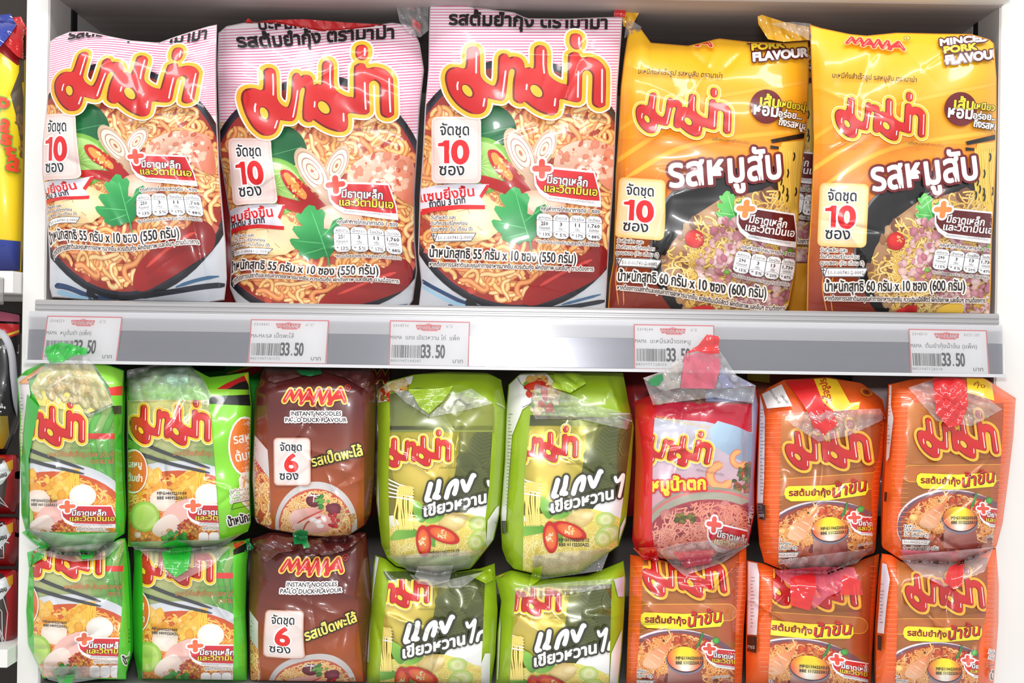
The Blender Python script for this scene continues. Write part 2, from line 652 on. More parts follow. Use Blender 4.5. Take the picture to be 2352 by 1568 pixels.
def packs_badge(A, M, num='10', halo=(250, 244, 242), box_=(232, 200, 192), rimc=(240, 214, 208)):
    """rounded panel: set of ten / six sachets; local frame 0..100 x 0..140"""
    A.view(M)
    A.rect(-7, -6, 107, 147, rimc, 13)
    A.rect(-4, -3, 104, 144, box_, 12)
    A.rect(0, 1, 99, 138, tuple(0.7 * np.array(box_) + 72), 10)
    A.text('จัดชุด', 13, 36, 79, 36, 20, (28, 28, 34), (255, 255, 255), 5, 1.2)
    if num == '10':
        one = [(8, 62), (8, 55), (18, 53), (23, 48), (34, 48), (34, 101), (22, 101), (22, 62)]
        A.stroke(one, 7, (255, 255, 255), True, nd=8)
        A.poly(one, (222, 28, 36))
        A.text('0', 41, 100, 77, 100, 51, (222, 28, 36), (255, 255, 255), 9, 6.5)
    else:
        A.text(num, 28, 102, 66, 102, 56, (222, 36, 32), (255, 255, 255), 9, 6)
    A.text('ซอง', 11, 128, 68, 128, 21, (28, 28, 34), (255, 255, 255), 5, 1.2)


PB = [(335, 1190), (1100, 1190)]


def iron_badge(A, M, red=(204, 32, 40), t2=(252, 222, 60), cross=(236, 86, 70), small=True):
    """shield with a plus sign: iron and vitamin A; local frame = zoomed view of the pink pack"""
    A.view(M)
    sh = [(1278, 262), (1405, 195), (1830, 236), (1880, 420), (1888, 500), (1750, 492), (1420, 450), (1330, 395), (1290, 340)]
    wh = [(1262, 245), (1400, 176), (1838, 218), (1892, 420), (1900, 560), (1740, 545), (1400, 495), (1315, 430), (1272, 350)]
    A.poly(wh, (250, 248, 250))
    A.poly(sh, red)
    c = [(1340, 130), (1340, 262)], [(1276, 195), (1404, 195)]
    for w, col in ((100, (250, 248, 250)), (58, cross)):
        for q in c:
            A.stroke(q, w, col, dz=0.5, nd=14)
    A.text('มีธาตุเหล็ก', 1390, 330, 1768, 366, 60, (255, 255, 255), (90, 16, 22), 12, 4.5)
    A.text('และวิตามินเอ', 1362, 412, 1862, 452, 58, t2, (90, 16, 22), 12, 4.5)
    if small:
        A.text('แร่ธาตุเหล็กผสมกับซองบะหมี่ เป็นธาตุเหล็กที่เสริมเข้าไปในมาม่า', 1400, 478, 1835, 526, 18, (90, 80, 90), res=1)


def nutri(A, M, vals, head=True, sp=4):
    """row of four nutrition pills; local frame 0..625 x 0..230, title above"""
    A.view(M)
    if head:
        A.text('คุณค่าทางโภชนาการต่อ 1 ซอง', 45, -28, 600, -28, 30, (24, 22, 26), (252, 240, 236), 12, 2, res=1)
    H = ('พลังงาน', 'น้ำตาล', 'ไขมัน', 'โซเดียม')
    U = ('กิโลแคลอรี', 'กรัม', 'กรัม', 'มิลลิกรัม')
    for i in range(4):
        x = i * 156
        A.rect(x, 0, x + 156, 238, (30, 28, 32), 48)
        A.rect(x + 3, 3, x + 153, 235, (248, 246, 248), 46)
        A.rect(x + 2, 62, x + 154, 66, (50, 48, 52))
        A.poly(ell(x + 78, 197, 77, 39), (30, 28, 32))
        A.poly(ell(x + 78, 197, 74, 36), (248, 246, 248))
        A.text(H[i], x + 22, 52, x + 134, 52, 21, (30, 28, 34), res=1)
        w = 22 * len(vals[i][0])
        A.text(vals[i][0], x + 78 - w / 2, 112, x + 78 + w / 2, 112, 34, (28, 26, 30), bold=2, res=1)
        w = 13 * len(U[i]) * 0.8
        A.text(U[i], x + 78 - w / 2, 150, x + 78 + w / 2, 150, 20, (28, 26, 30), res=1)
        A.text('* ' + vals[i][1], x + 24, 212, x + 132, 212, 30, (28, 26, 30), bold=1, res=1)
    A.text('*คิดเป็นร้อยละของปริมาณสูงสุดที่บริโภคได้ต่อวัน', 8, 284, 595, 284, 24, (28, 24, 28), (250, 236, 230), 9, 1, res=1)


def date_box(A, M, num, fill=None):
    """where-to-look note and the food registration box; local frame 0..400 x 0..240"""
    A.view(M)
    for i, (t, w) in enumerate((('วันที่ผลิต และ', 236), ('วันที่ควรบริโภคก่อน', 345), ('ดูบนซอง (วัน เดือน ปี)', 395))):
        A.text(t, 0, 30 + 55 * i, w, 30 + 55 * i, 27, (40, 34, 38), (250, 238, 230), 11, 1, res=1)
    A.poly([(0, 166), (434, 160), (388, 240), (28, 246)], (250, 246, 244))
    P = [(4, 170), (428, 164), (384, 236), (32, 242)]
    A.stroke(P, 6, (34, 30, 34), True, nd=6)
    A.stroke([(62, 168), (36, 240)], 7, (34, 30, 34), nd=6)
    A.stroke([(12, 190), (44, 188)], 7, (34, 30, 34), nd=6)
    A.stroke([(24, 172), (32, 232)], 7, (34, 30, 34), nd=6)
    A.text(num, 66, 224, 392, 218, 32, (44, 40, 44), res=1)


def mama(A, M, outline=(250, 205, 90), red=(206, 34, 34)):
    """latin wordmark; local frame 0..640 x 0..170"""
    A.view(M)
    S = [[(25, 130), (75, 38), (110, 120), (160, 35), (195, 135)], [(185, 150), (250, 35), (300, 150)], [(215, 110), (275, 105)],
         [(295, 155), (345, 30), (385, 150), (440, 32), (465, 155)], [(450, 155), (550, 25), (600, 135)], [(490, 105), (575, 92)]]
    for w, c in ((66, outline), (38, red)):
        for i, q in enumerate(S):
            A.stroke(q, w, c, dz=0.6, nd=12)
    for q in ([(72, 48), (34, 122)], [(158, 46), (118, 122)], [(248, 46), (195, 138)], [(344, 42), (305, 142)], [(440, 44), (398, 142)], [(552, 36), (594, 120)]):
        A.stroke(q, 7, (250, 190, 180), nd=6)


CORIANDER = [(1030, 395), (1075, 365), (1130, 385), (1145, 430), (1195, 425), (1225, 470), (1205, 540), (1200, 620), (1250, 640), (1290, 560), (1370, 530), (1390, 560), (1330, 640), (1270, 700), (1300, 790), (1280, 840), (1240, 885), (1230, 890), (1180, 880), (1120, 910), (1080, 890), (1060, 915), (1000, 880), (960, 860), (960, 810), (920, 790), (880, 740), (860, 690), (880, 675), (960, 690), (930, 650), (885, 580), (900, 545), (1000, 560), (960, 510), (935, 455), (950, 430), (990, 440)]


def leaf(A, P, c, c2, vein=None, sm=5, rib=None):
    A.poly(P, G(P[0], c, P[len(P) // 2], c2), sm=sm)
    if rib:
        for q in rib:
            A.strip(smooth(q, 4), 3 * 1.0, vein or c2, None, dz=0.4)


# ---------------------------------------------------------------- artwork of each product, in pixels of a reference pack
def art_pink():
    A = Art(11)
    A.view(K(0, 0, 1))
    A.rect(930, -20, 1460, 760, (253, 244, 249))
    for i in range(42):
        y = 14 + i * 6.6
        A.rect(930, y, 1460, y + 1.6, G((930, 0), (228, 84, 150), (1460, 0), (226, 66, 138)))
    for i in range(12):                         # the lines turn yellow beside the bowl
        A.rect(930, 233 + i * 6.3, 990, 235 + i * 6.3, (240, 214, 90))
    A.text('บะหมี่กึ่งสำเร็จรูป', 1085, 18, 1330, 30, 21, (26, 24, 26), bold=2)
    A.text('รสต้มยำกุ้ง ตรามาม่า', 1032, 56, 1394, 66, 23, (26, 24, 26), bold=3)
    # bowl
    A.rect(930, 560, 1460, 780, G((0, 600), (206, 210, 216), (0, 740), (176, 180, 188)))
    for q, w, c in (([(960, 640), (1010, 668), (1080, 700), (1150, 712)], 9, (40, 66, 104)), ([(965, 655), (1030, 690), (1100, 712)], 8, (150, 190, 214)),
                    ([(1070, 690), (1100, 716)], 20, (22, 26, 34)), ([(1200, 712), (1300, 706), (1395, 690)], 10, (26, 32, 44)), ([(1290, 700), (1380, 676)], 6, (60, 96, 130)),
                    ([(1030, 700), (1060, 716)], 8, (36, 60, 96))):
        A.strip(smooth(q, 5), w, c)
    A.blob(1190, 424, 272, 292, (32, 32, 42), (22, 24, 32), n=64)
    A.blob(1190, 424, 264, 283, (70, 74, 90), (40, 44, 58), n=64)
    A.blob(1190, 424, 258, 276, (198, 92, 72), (160, 54, 46), n=64)
    ins = in_ell(1190, 424, 252, 270)
    A.bits(ins, (940, 190, 1440, 700), 120, 8, 26, [(204, 84, 66), (214, 110, 90), (176, 54, 46), (226, 140, 118)], 0.9)
    A.noodles(ins, (940, 230, 1440, 700), 540, 84, 12, [(242, 192, 120), (236, 174, 100), (246, 208, 146), (230, 152, 94)], (186, 92, 52), 0.40, 15)
    # kaffir lime leaf, lime, shallot, prawn
    leaf(A, [(1098, 300), (1110, 268), (1140, 243), (1172, 262), (1186, 292), (1182, 318), (1150, 336), (1112, 332)], (34, 120, 66), (14, 84, 48))
    A.stroke([(1106, 308), (1176, 292)], 1.6, (90, 160, 110))
    A.blob(1100, 380, 76, 66, (176, 218, 120), (120, 182, 70), n=30)
    A.blob(1100, 382, 66, 57, (150, 204, 96), (186, 222, 140), n=30)
    for i in range(14):
        t = i * 0.45
        A.stroke([(1098, 380), (1098 + 60 * math.cos(t), 380 + 52 * math.sin(t))], 1.6, (205, 232, 160))
    for cx, cy, rx, ry, rot in ((1250, 342, 50, 24, -64), (1196, 352, 64, 29, 62)):
        A.blob(cx, cy, rx, ry, (236, 220, 202), (206, 176, 146), rot=rot, n=30)
        for q, c in ((.86, (190, 150, 122)), (.8, (240, 228, 212)), (.6, (180, 128, 110)), (.55, (240, 224, 206)), (.36, (176, 120, 96)), (.31, (238, 214, 188)), (.12, (190, 120, 86))):
            A.blob(cx, cy, rx * q, ry * q, c, rot=rot, n=24)
    A.poly([(1198, 388), (1224, 378), (1244, 425), (1232, 440), (1214, 436)], G((1200, 380), (216, 186, 160), (1240, 440), (170, 128, 100)))
    A.poly([(1272, 372), (1284, 345), (1318, 326), (1352, 322), (1392, 330), (1425, 352), (1425, 440), (1390, 430), (1360, 400), (1310, 410), (1280, 400)], G((1290, 320), (240, 208, 186), (1400, 440), (214, 120, 92)), sm=4)
    A.bits(in_ell(1350, 372, 72, 44), (1280, 325, 1425, 430), 60, 3, 13, [(224, 140, 112), (246, 226, 208), (206, 96, 72), (238, 192, 166)], 0.92)
    # chillies
    A.poly([(1120, 350), (1132, 343), (1150, 352), (1185, 392), (1215, 430), (1222, 446), (1205, 448), (1170, 424), (1132, 384)], G((1120, 345), (196, 30, 30), (1220, 446), (150, 14, 20)), sm=4)
    A.poly([(1128, 356), (1140, 352), (1166, 384), (1178, 404), (1170, 414), (1140, 384)], (238, 150, 70), sm=4)
    A.bits(in_ell(1155, 384, 20, 24), (1128, 355, 1182, 414), 26, 2, 4.5, [(250, 214, 120), (232, 120, 50), (216, 60, 36), (252, 232, 170)], 0.9)
    A.poly([(1088, 408), (1104, 402), (1150, 414), (1200, 432), (1222, 450), (1190, 452), (1140, 438), (1104, 420)], G((1088, 400), (200, 34, 34), (1220, 450), (146, 16, 22)), sm=4)
    A.blob(1090, 500, 66, 56, (250, 236, 196), (238, 206, 150), n=30, wob=.03)
    A.blob(1240, 470, 60, 32, (240, 210, 190), (216, 160, 130), n=24, wob=.05)
    for q in ([(1050, 486), (1076, 480)], [(1096, 520), (1108, 530)], [(1074, 476), (1078, 490)]):
        A.stroke(q, 1.5, (206, 150, 90))
    # chilli at the foot
    A.poly([(1200, 690), (1222, 650), (1270, 614), (1330, 590), (1378, 562), (1398, 590), (1380, 632), (1330, 662), (1270, 688), (1222, 702)], G((1240, 600), (164, 34, 32), (1340, 690), (124, 18, 20)), sm=4)
    A.strip(smooth([(1240, 656), (1300, 622), (1360, 596)], 5), 9, (206, 70, 60), (160, 28, 28))
    # coriander
    A.view(K(920, 340, 4.126))
    A.stroke([(1225, 870), (1243, 975)], 16, (60, 150, 80))
    A.poly(CORIANDER, G((950, 400), (70, 178, 96), (1300, 880), (20, 122, 62)))
    for q in ([(1225, 880), (1150, 640), (1090, 420)], [(1190, 760), (900, 700)], [(1170, 700), (1350, 560)], [(1200, 800), (1010, 850)]):
        A.strip(smooth(q, 4), 9, (96, 196, 116))
    # banner
    A.poly([(165, 395), (330, 352), (560, 336), (840, 342), (760, 455), (798, 545), (560, 548), (330, 570), (165, 610)], (226, 223, 234))
    A.poly([(165, 585), (330, 553), (560, 536), (800, 540), (800, 578), (560, 578), (330, 600), (165, 645)], (214, 34, 40))
    A.poly([(815, 346), (850, 350), (768, 478), (745, 455)], (214, 34, 40))
    A.text('แซบยิ่งขึ้น', 190, 512, 700, 452, 72, (224, 28, 40), (255, 240, 242), 8, 7)
    A.text('ถ้าต้ม 3 นาที', 275, 560, 614, 520, 48, (32, 28, 32), bold=4)
    iron_badge(A, K(920, 340, 4.126))
    nutri(A, K(920, 340, 4.126) @ np.array([[1, .0, 1287], [.055, 1, 614], [0, 0, 1]]), (('250', '13%'), ('3', '5%'), ('11', '17%'), ('1,760', '88%')))
    date_box(A, K(920, 340, 4.126) @ np.array([[1, 0, 287], [0, 1, 642], [0, 0, 1]]), '51-1-00741-2-0001')
    A.view(K(920, 340, 4.126))
    A.text('น้ำหนักสุทธิ 55 กรัม x 10 ซอง (550 กรัม)', 275, 1030, 1660, 1090, 74, (24, 22, 24), (252, 240, 234), 26, 5)
    A.text('หากต้องการรสชาติและคุณค่าทางอาหารมากขึ้น ควรเติมกุ้ง ผักดังภาพ และอื่นๆ ตามต้องการ', 275, 1118, 1828, 1166, 33, (30, 26, 28), (250, 236, 228), 14, 2, res=1)
    packs_badge(A, K(996, 272, 1) @ np.array([[1, 0, 2], [0, 1, 2], [0, 0, 1]]))
    logo(A, fit(LS, [(1079.5, 102), (1020.3, 183.6), (1088.7, 260.6), (1324.5, 96.4), (1370, 251.4), (1259.8, 261.7), (1065.3, 205), (1239, 209), (1249.9, 105.6), (1363, 132)]))
    A.view(K(0, 0, 1))
    A.text('เครื่องหมายการค้าจดทะเบียน', 1301, 268, 1394, 279, 6, (70, 40, 36), res=1)
    return A


def art_yellow():
    A = Art(12)
    A.view(K(0, 0, 1))
    A.rect(1800, 20, 2330, 334, G((0, 60), (253, 200, 34), (0, 330), (250, 160, 40)))
    A.rect(1800, 330, 2330, 740, G((1900, 360), (244, 148, 38), (1880, 720), (128, 38, 24)))
    for q in ([(1850, 330), (1950, 270), (2100, 230), (2300, 190)], [(1900, 420), (2050, 340), (2300, 300)], [(1850, 400), (2000, 300)]):
        A.strip(smooth(q, 6), 12, (253, 186, 60), (250, 166, 40))
    for q in ([(1930, 560), (1890, 640), (1900, 724)], [(1945, 560), (1910, 650), (1912, 724)], [(1960, 440), (1990, 400), (2040, 370)]):
        A.strip(smooth(q, 6), 2.4, (240, 150, 60))
    # bowl
    B = [(2330, 388), (2200, 384), (2110, 396), (2040, 424), (1995, 470), (1968, 530), (1962, 590), (1975, 650), (2000, 700), (2030, 735), (2330, 740)]
    A.poly(B, G((1960, 400), (40, 38, 40), (2100, 640), (16, 16, 18)))
    A.strip(smooth([(2060, 414), (2002, 462), (1970, 530), (1964, 590), (1976, 650)], 6), 6, (120, 124, 130), (60, 60, 66))
    I = [(2330, 430), (2200, 440), (2110, 462), (2050, 506), (2010, 570), (1992, 630), (2010, 680), (2050, 715), (2120, 735), (2330, 740)]
    ins = in_poly(I)
    A.poly(I, (172, 128, 92))
    A.bits(ins, (1990, 430, 2320, 730), 60, 8, 20, [(150, 104, 74), (190, 150, 110), (126, 84, 66)], 0.9)
    A.curly(ins, (1990, 430, 2320, 730), 200, 8, 4.6, [(240, 206, 110), (232, 190, 90), (244, 216, 140)], (176, 124, 60), 3)
    N = [(2245, 330), (2310, 322), (2320, 520), (2280, 500), (2240, 440), (2232, 380)]
    A.poly(N, (240, 200, 84))
    for i in range(14):
        x = 2240 + i * 5
        A.strip(smooth([(x, 340), (x + A.rng.normal() * 4, 400), (x + A.rng.normal() * 6, 470)], 6), 5, (248, 216, 100), (214, 160, 50))
    for i in range(9):
        x, y = A.rng.uniform(2240, 2290), A.rng.uniform(350, 450)
        A.strip(smooth([(x, y), (x + 2, y + 9), (x - 1, y + 20)], 4), 3.5, (36, 32, 26))
    A.poly([(2218, 325), (2300, 306), (2300, 318), (2222, 333)], (24, 24, 24))
    A.poly([(2218, 338), (2238, 340), (2238, 346), (2218, 346)], (24, 24, 24))
    A.view(fit([(860, 365), (1390, 365), (860, 915)], [(2098, 446), (2160, 438), (2104, 522)]))
    A.poly(CORIANDER, G((950, 400), (110, 204, 96), (1300, 880), (48, 150, 66)))
    for q in ([(1225, 880), (1150, 640), (1090, 420)], [(1190, 760), (900, 700)], [(1170, 700), (1350, 560)]):
        A.strip(smooth(q, 4), 14, (150, 222, 130))
    A.view(K(0, 0, 1))
    MP = [(2090, 560), (2100, 515), (2122, 500), (2160, 512), (2200, 530), (2290, 545), (2295, 720), (2240, 735), (2160, 700), (2140, 660), (2085, 648), (2066, 620), (2070, 590)]
    A.bits(in_poly(MP), (2060, 495, 2295, 735), 330, 4, 12, [(226, 180, 182), (208, 140, 150), (240, 208, 206), (190, 112, 128), (236, 190, 180)], 0.82)
    A.blob(2058, 554, 21, 21, (226, 50, 46), (176, 22, 28), n=24, off=(-.3, -.3))
    A.bits(in_ell(2066, 550, 8, 8), (2058, 540, 2074, 560), 6, 2, 4, [(244, 150, 90), (250, 190, 120)])
    for x, y in ((2272, 566), (2256, 572), (2130, 620), (2224, 500)):
        A.blob(x, y, 7, 5, (140, 196, 70), (90, 150, 50))
    A.poly([(2150, 720), (2170, 700), (2208, 694), (2210, 722), (2180, 730)], (244, 200, 70), sm=3)
    A.poly([(2060, 712), (2100, 700), (2104, 716), (2070, 724)], (206, 40, 40), sm=3)
    # words
    A.view(K(1830, 340, 3.92))
    A.text('รสหมูสับ', 690, 385, 1630, 275, 205, (255, 250, 250), (112, 26, 30), 46, 17)
    A.view(K(1830, 0, 4.356))
    A.text('MINCED', 1440, 455, 1915, 405, 64, (255, 252, 250), (92, 24, 30), 26, 12)
    A.text('PORK', 1480, 530, 1800, 492, 62, (250, 216, 50), (92, 24, 30), 24, 12)
    A.text('FLAVOUR', 1500, 640, 2040, 572, 82, (255, 252, 250), (92, 24, 30), 28, 14)
    A.text('บะหมี่กึ่งสำเร็จรูป รสหมูสับ ตรามาม่า', 355, 775, 1200, 822, 40, (70, 40, 16), bold=1.5)
    A.blob(1640, 1090, 164, 170, (112, 24, 30), (104, 20, 28), n=40)
    A.text('เส้น', 1575, 1085, 1765, 1100, 84, (240, 224, 60), (60, 14, 20), 10, 10)
    A.text('เหนียวนุ่ม', 1775, 1085, 2080, 1120, 50, (240, 224, 60), (60, 30, 14), 12, 5)
    A.text('หอม', 1515, 1170, 1755, 1190, 92, (255, 252, 250), (60, 14, 20), 10, 10)
    A.text('อร่อย...', 1765, 1185, 2000, 1205, 52, (255, 252, 250), (60, 30, 14), 12, 6)
    A.text('ถึงรสหมูสับ', 1768, 1265, 2100, 1315, 56, (255, 252, 250), (60, 30, 14), 12, 6)
    A.view(K(1830, 0, 4.356) @ np.array([[.98, .02, 478], [.11, .62, 345], [0, 0, 1]]))
    mama(A, A.M, (250, 190, 120), (214, 40, 46))
    A.view(K(1830, 0, 4.356))
    A.poly(ell(1103, 380, 34, 20), (90, 60, 40))
    A.poly(ell(1103, 380, 29, 16), (250, 214, 90))
    A.text('R', 1092, 390, 1114, 390, 18, (90, 60, 40))
    A.text('เครื่องหมายการค้าจดทะเบียน', 1118, 1440, 1470, 1472, 24, (120, 70, 20), res=1)
    packs_badge(A, fit([(0, 0), (100, 0), (0, 140)], [(1890, 425), (1989, 428), (1884, 559)]), box_=(246, 206, 140), rimc=(250, 190, 110))
    iron_badge(A, fit([(1340, 195), (1880, 420), (1290, 340)], [(2166, 481), (2284, 530), (2151, 512)]) , (96, 20, 26), (255, 250, 250), (246, 140, 70))
    nutri(A, fit([(0, 0), (625, 0), (0, 238)], [(2148, 570), (2288, 585), (2140, 618)]), (('290', '15%'), ('3', '5%'), ('13', '20%'), ('1,730', '87%')))
    date_box(A, fit([(0, 0), (400, 0), (0, 240)], [(1885, 570), (1987, 572), (1884, 634)]), '51-1-00741-2-0002')
    A.view(K(1830, 340, 3.92))
    A.text('น้ำหนักสุทธิ 60 กรัม x 10 ซอง (600 กรัม)', 255, 1290, 1515, 1280, 72, (24, 22, 24), (250, 240, 232), 26, 5)
    A.text('หากต้องการรสชาติและคุณค่าทางอาหารมากขึ้น ควรเติมเนื้อสัตว์ ผักดังภาพ และอื่นๆ ตามต้องการ', 255, 1370, 1700, 1392, 32, (30, 26, 28), (250, 236, 228), 14, 2, res=1)
    logo(A, fit(LS[:9], [(1949.4, 220.4), (1913.8, 266.3), (1957.4, 315), (2090.1, 220.8), (2111.2, 315), (2048, 323), (1942.5, 281.9), (2039.4, 292), (2047, 227.3)]), (255, 240, 170), (250, 196, 56))
    return A
def mfg(A, M, a, b, col=(40, 34, 30)):
    A.view(M)
    A.text(a, 0, 20, 200, 20, 20, col, bold=2, res=1)
    A.text(b, 0, 52, 200, 52, 20, col, bold=2, res=1)


def art_green():
    """inner sachet of the green packs, frame of the upper right green pack"""
    A = Art(21)
    A.view(K(0, 0, 1))
    A.rect(270, 880, 580, 1290, G((290, 900), (232, 226, 140), (300, 1070), (156, 168, 118)))  # gold-lime foil, its shine at the top painted into the gradient
    A.poly([(470, 920), (580, 900), (580, 1130), (500, 1110), (450, 1040)], G((440, 1000), (170, 178, 110), (560, 1080), (60, 150, 60)))
    A.poly([(270, 990), (330, 1010), (300, 1080), (270, 1060)], (110, 170, 70))
    for q in ([(520, 940), (500, 990), (520, 1100)], [(560, 930), (530, 1000), (545, 1110)], [(590, 960), (560, 1030), (570, 1110)]):
        A.strip(smooth(q, 5), 16, (92, 170, 70), (66, 148, 58))
    A.rect(470, 993, 580, 1006, (222, 64, 60))
    # bowl
    A.blob(408, 1170, 182, 112, (228, 230, 234), (206, 210, 216), n=48)
    A.blob(410, 1182, 170, 102, (222, 110, 50), (200, 84, 40), n=40)
    ins = in_ell(410, 1185, 166, 98)
    A.rect(270, 1190, 580, 1290, (220, 150, 80))
    lowr = lambda x, y: ins(x, y) or y > 1190
    A.curly(lowr, (280, 1085, 575, 1260), 170, 7, 5, [(248, 186, 82), (240, 160, 60), (250, 204, 110), (236, 140, 56)], (206, 110, 40), 3)
    A.bits(in_ell(335, 1112, 40, 34), (292, 1080, 375, 1146), 26, 10, 20, [(250, 190, 70), (246, 168, 52), (252, 206, 110)], 0.9)
    for i in range(9):
        x = 440 + i * 3.6
        A.strip(smooth([(x, 1074), (x - 2 + A.rng.normal() * 3, 1105), (x - 8 + A.rng.normal() * 4, 1146)], 5), 5, (250, 196, 70), (232, 160, 40))
    A.poly([(398, 1104), (440, 1082), (448, 1130), (422, 1146), (404, 1130)], (246, 184, 66), sm=3)
    A.bits(in_poly([(395, 1100), (440, 1078), (450, 1130), (420, 1150), (400, 1130)]), (395, 1078, 450, 1150), 26, 6, 12, [(252, 200, 80), (240, 168, 50), (250, 212, 110)], .88)
    for q in ([(288, 998), (320, 1014), (380, 1040), (482, 1075)], [(286, 1030), (320, 1042), (390, 1064), (482, 1086)]):
        A.strip(smooth(q, 5), 10, (66, 70, 74), (34, 38, 42), taper=0.35)
    A.blob(374, 1148, 30, 26, (250, 240, 230), (236, 214, 192), wob=.03)
    A.poly([(372, 1190), (392, 1160), (438, 1144), (446, 1170), (420, 1200), (392, 1212)], (240, 186, 176), sm=3)
    A.blob(479, 1136, 31, 26, (255, 252, 246), (232, 222, 208), off=(0, -.3), n=30)
    A.blob(332, 1186, 34, 35, (214, 232, 150), (150, 200, 70), n=30)
    A.blob(332, 1187, 28, 29, (170, 214, 90), (196, 226, 120), n=30)
    A.poly([(350, 1222), (362, 1196), (394, 1180), (412, 1196), (410, 1220), (380, 1236)], G((360, 1190), (248, 236, 226), (390, 1236), (224, 190, 176)), sm=4)
    A.bits(in_ell(432, 1216, 26, 22), (400, 1190, 462, 1244), 70, 2.5, 5.5, [(190, 50, 30), (226, 110, 40), (236, 170, 60), (170, 40, 26)])
    A.bits(lowr, (300, 1218, 575, 1262), 50, 4, 9, [(230, 160, 90), (200, 120, 60), (244, 214, 190), (196, 60, 40)])
    A.bits(in_ell(402, 1234, 26, 13), (374, 1220, 430, 1250), 26, 4, 9, [(70, 170, 70), (110, 196, 90), (50, 140, 60)])
    A.blob(512, 1228, 26, 10, (238, 200, 190), (220, 160, 140), wob=.08)
    M = fit([(1340, 195), (1860, 420), (1290, 340)], [(443.5, 1161), (551, 1189), (434, 1184)])
    iron_badge(A, M, (204, 40, 50), (252, 222, 60), (236, 110, 70))
    A.view(K(0, 0, 1))
    A.blob(306, 1082, 33, 51, (255, 250, 240), n=40)
    A.blob(306, 1082, 30.5, 48, (232, 118, 48), (226, 106, 40), n=40)
    A.text('รสหมู', 290, 1072, 325, 1073, 11, (255, 252, 246), bold=1)
    A.text('ต้มยำ', 292, 1103, 326, 1106, 12, (255, 252, 246), bold=1)
    A.text('บะหมี่กึ่งสำเร็จรูปรสหมูต้มยำ', 398, 1046, 556, 1046, 8.5, (190, 110, 70), bold=.6, res=1)
    A.text('ตรามาม่า', 497, 1062, 556, 1062, 8.5, (190, 110, 70), bold=.6, res=1)
    A.text('เครื่องหมายการค้าจดทะเบียน', 445, 1030, 520, 1030, 5, (110, 130, 90), res=1)
    A.text('คุณค่าทางโภชนาการต่อ 1', 466, 1216, 530, 1216, 6, (60, 50, 40), (246, 236, 226), 3, res=1)
    for x in (456, 480, 504, 528):
        A.rect(x, 1222, x + 23, 1250, (250, 248, 246), 8)
    logo(A, fit([LS[i] for i in (0, 1, 2, 6, 7, 5, 8)], [(324.5, 926.2), (304.8, 974), (326, 1017), (319.7, 986.8), (404.2, 993.2), (418.6, 1022.5), (410.6, 929.4)]), (250, 246, 200), (250, 200, 50))
    return A


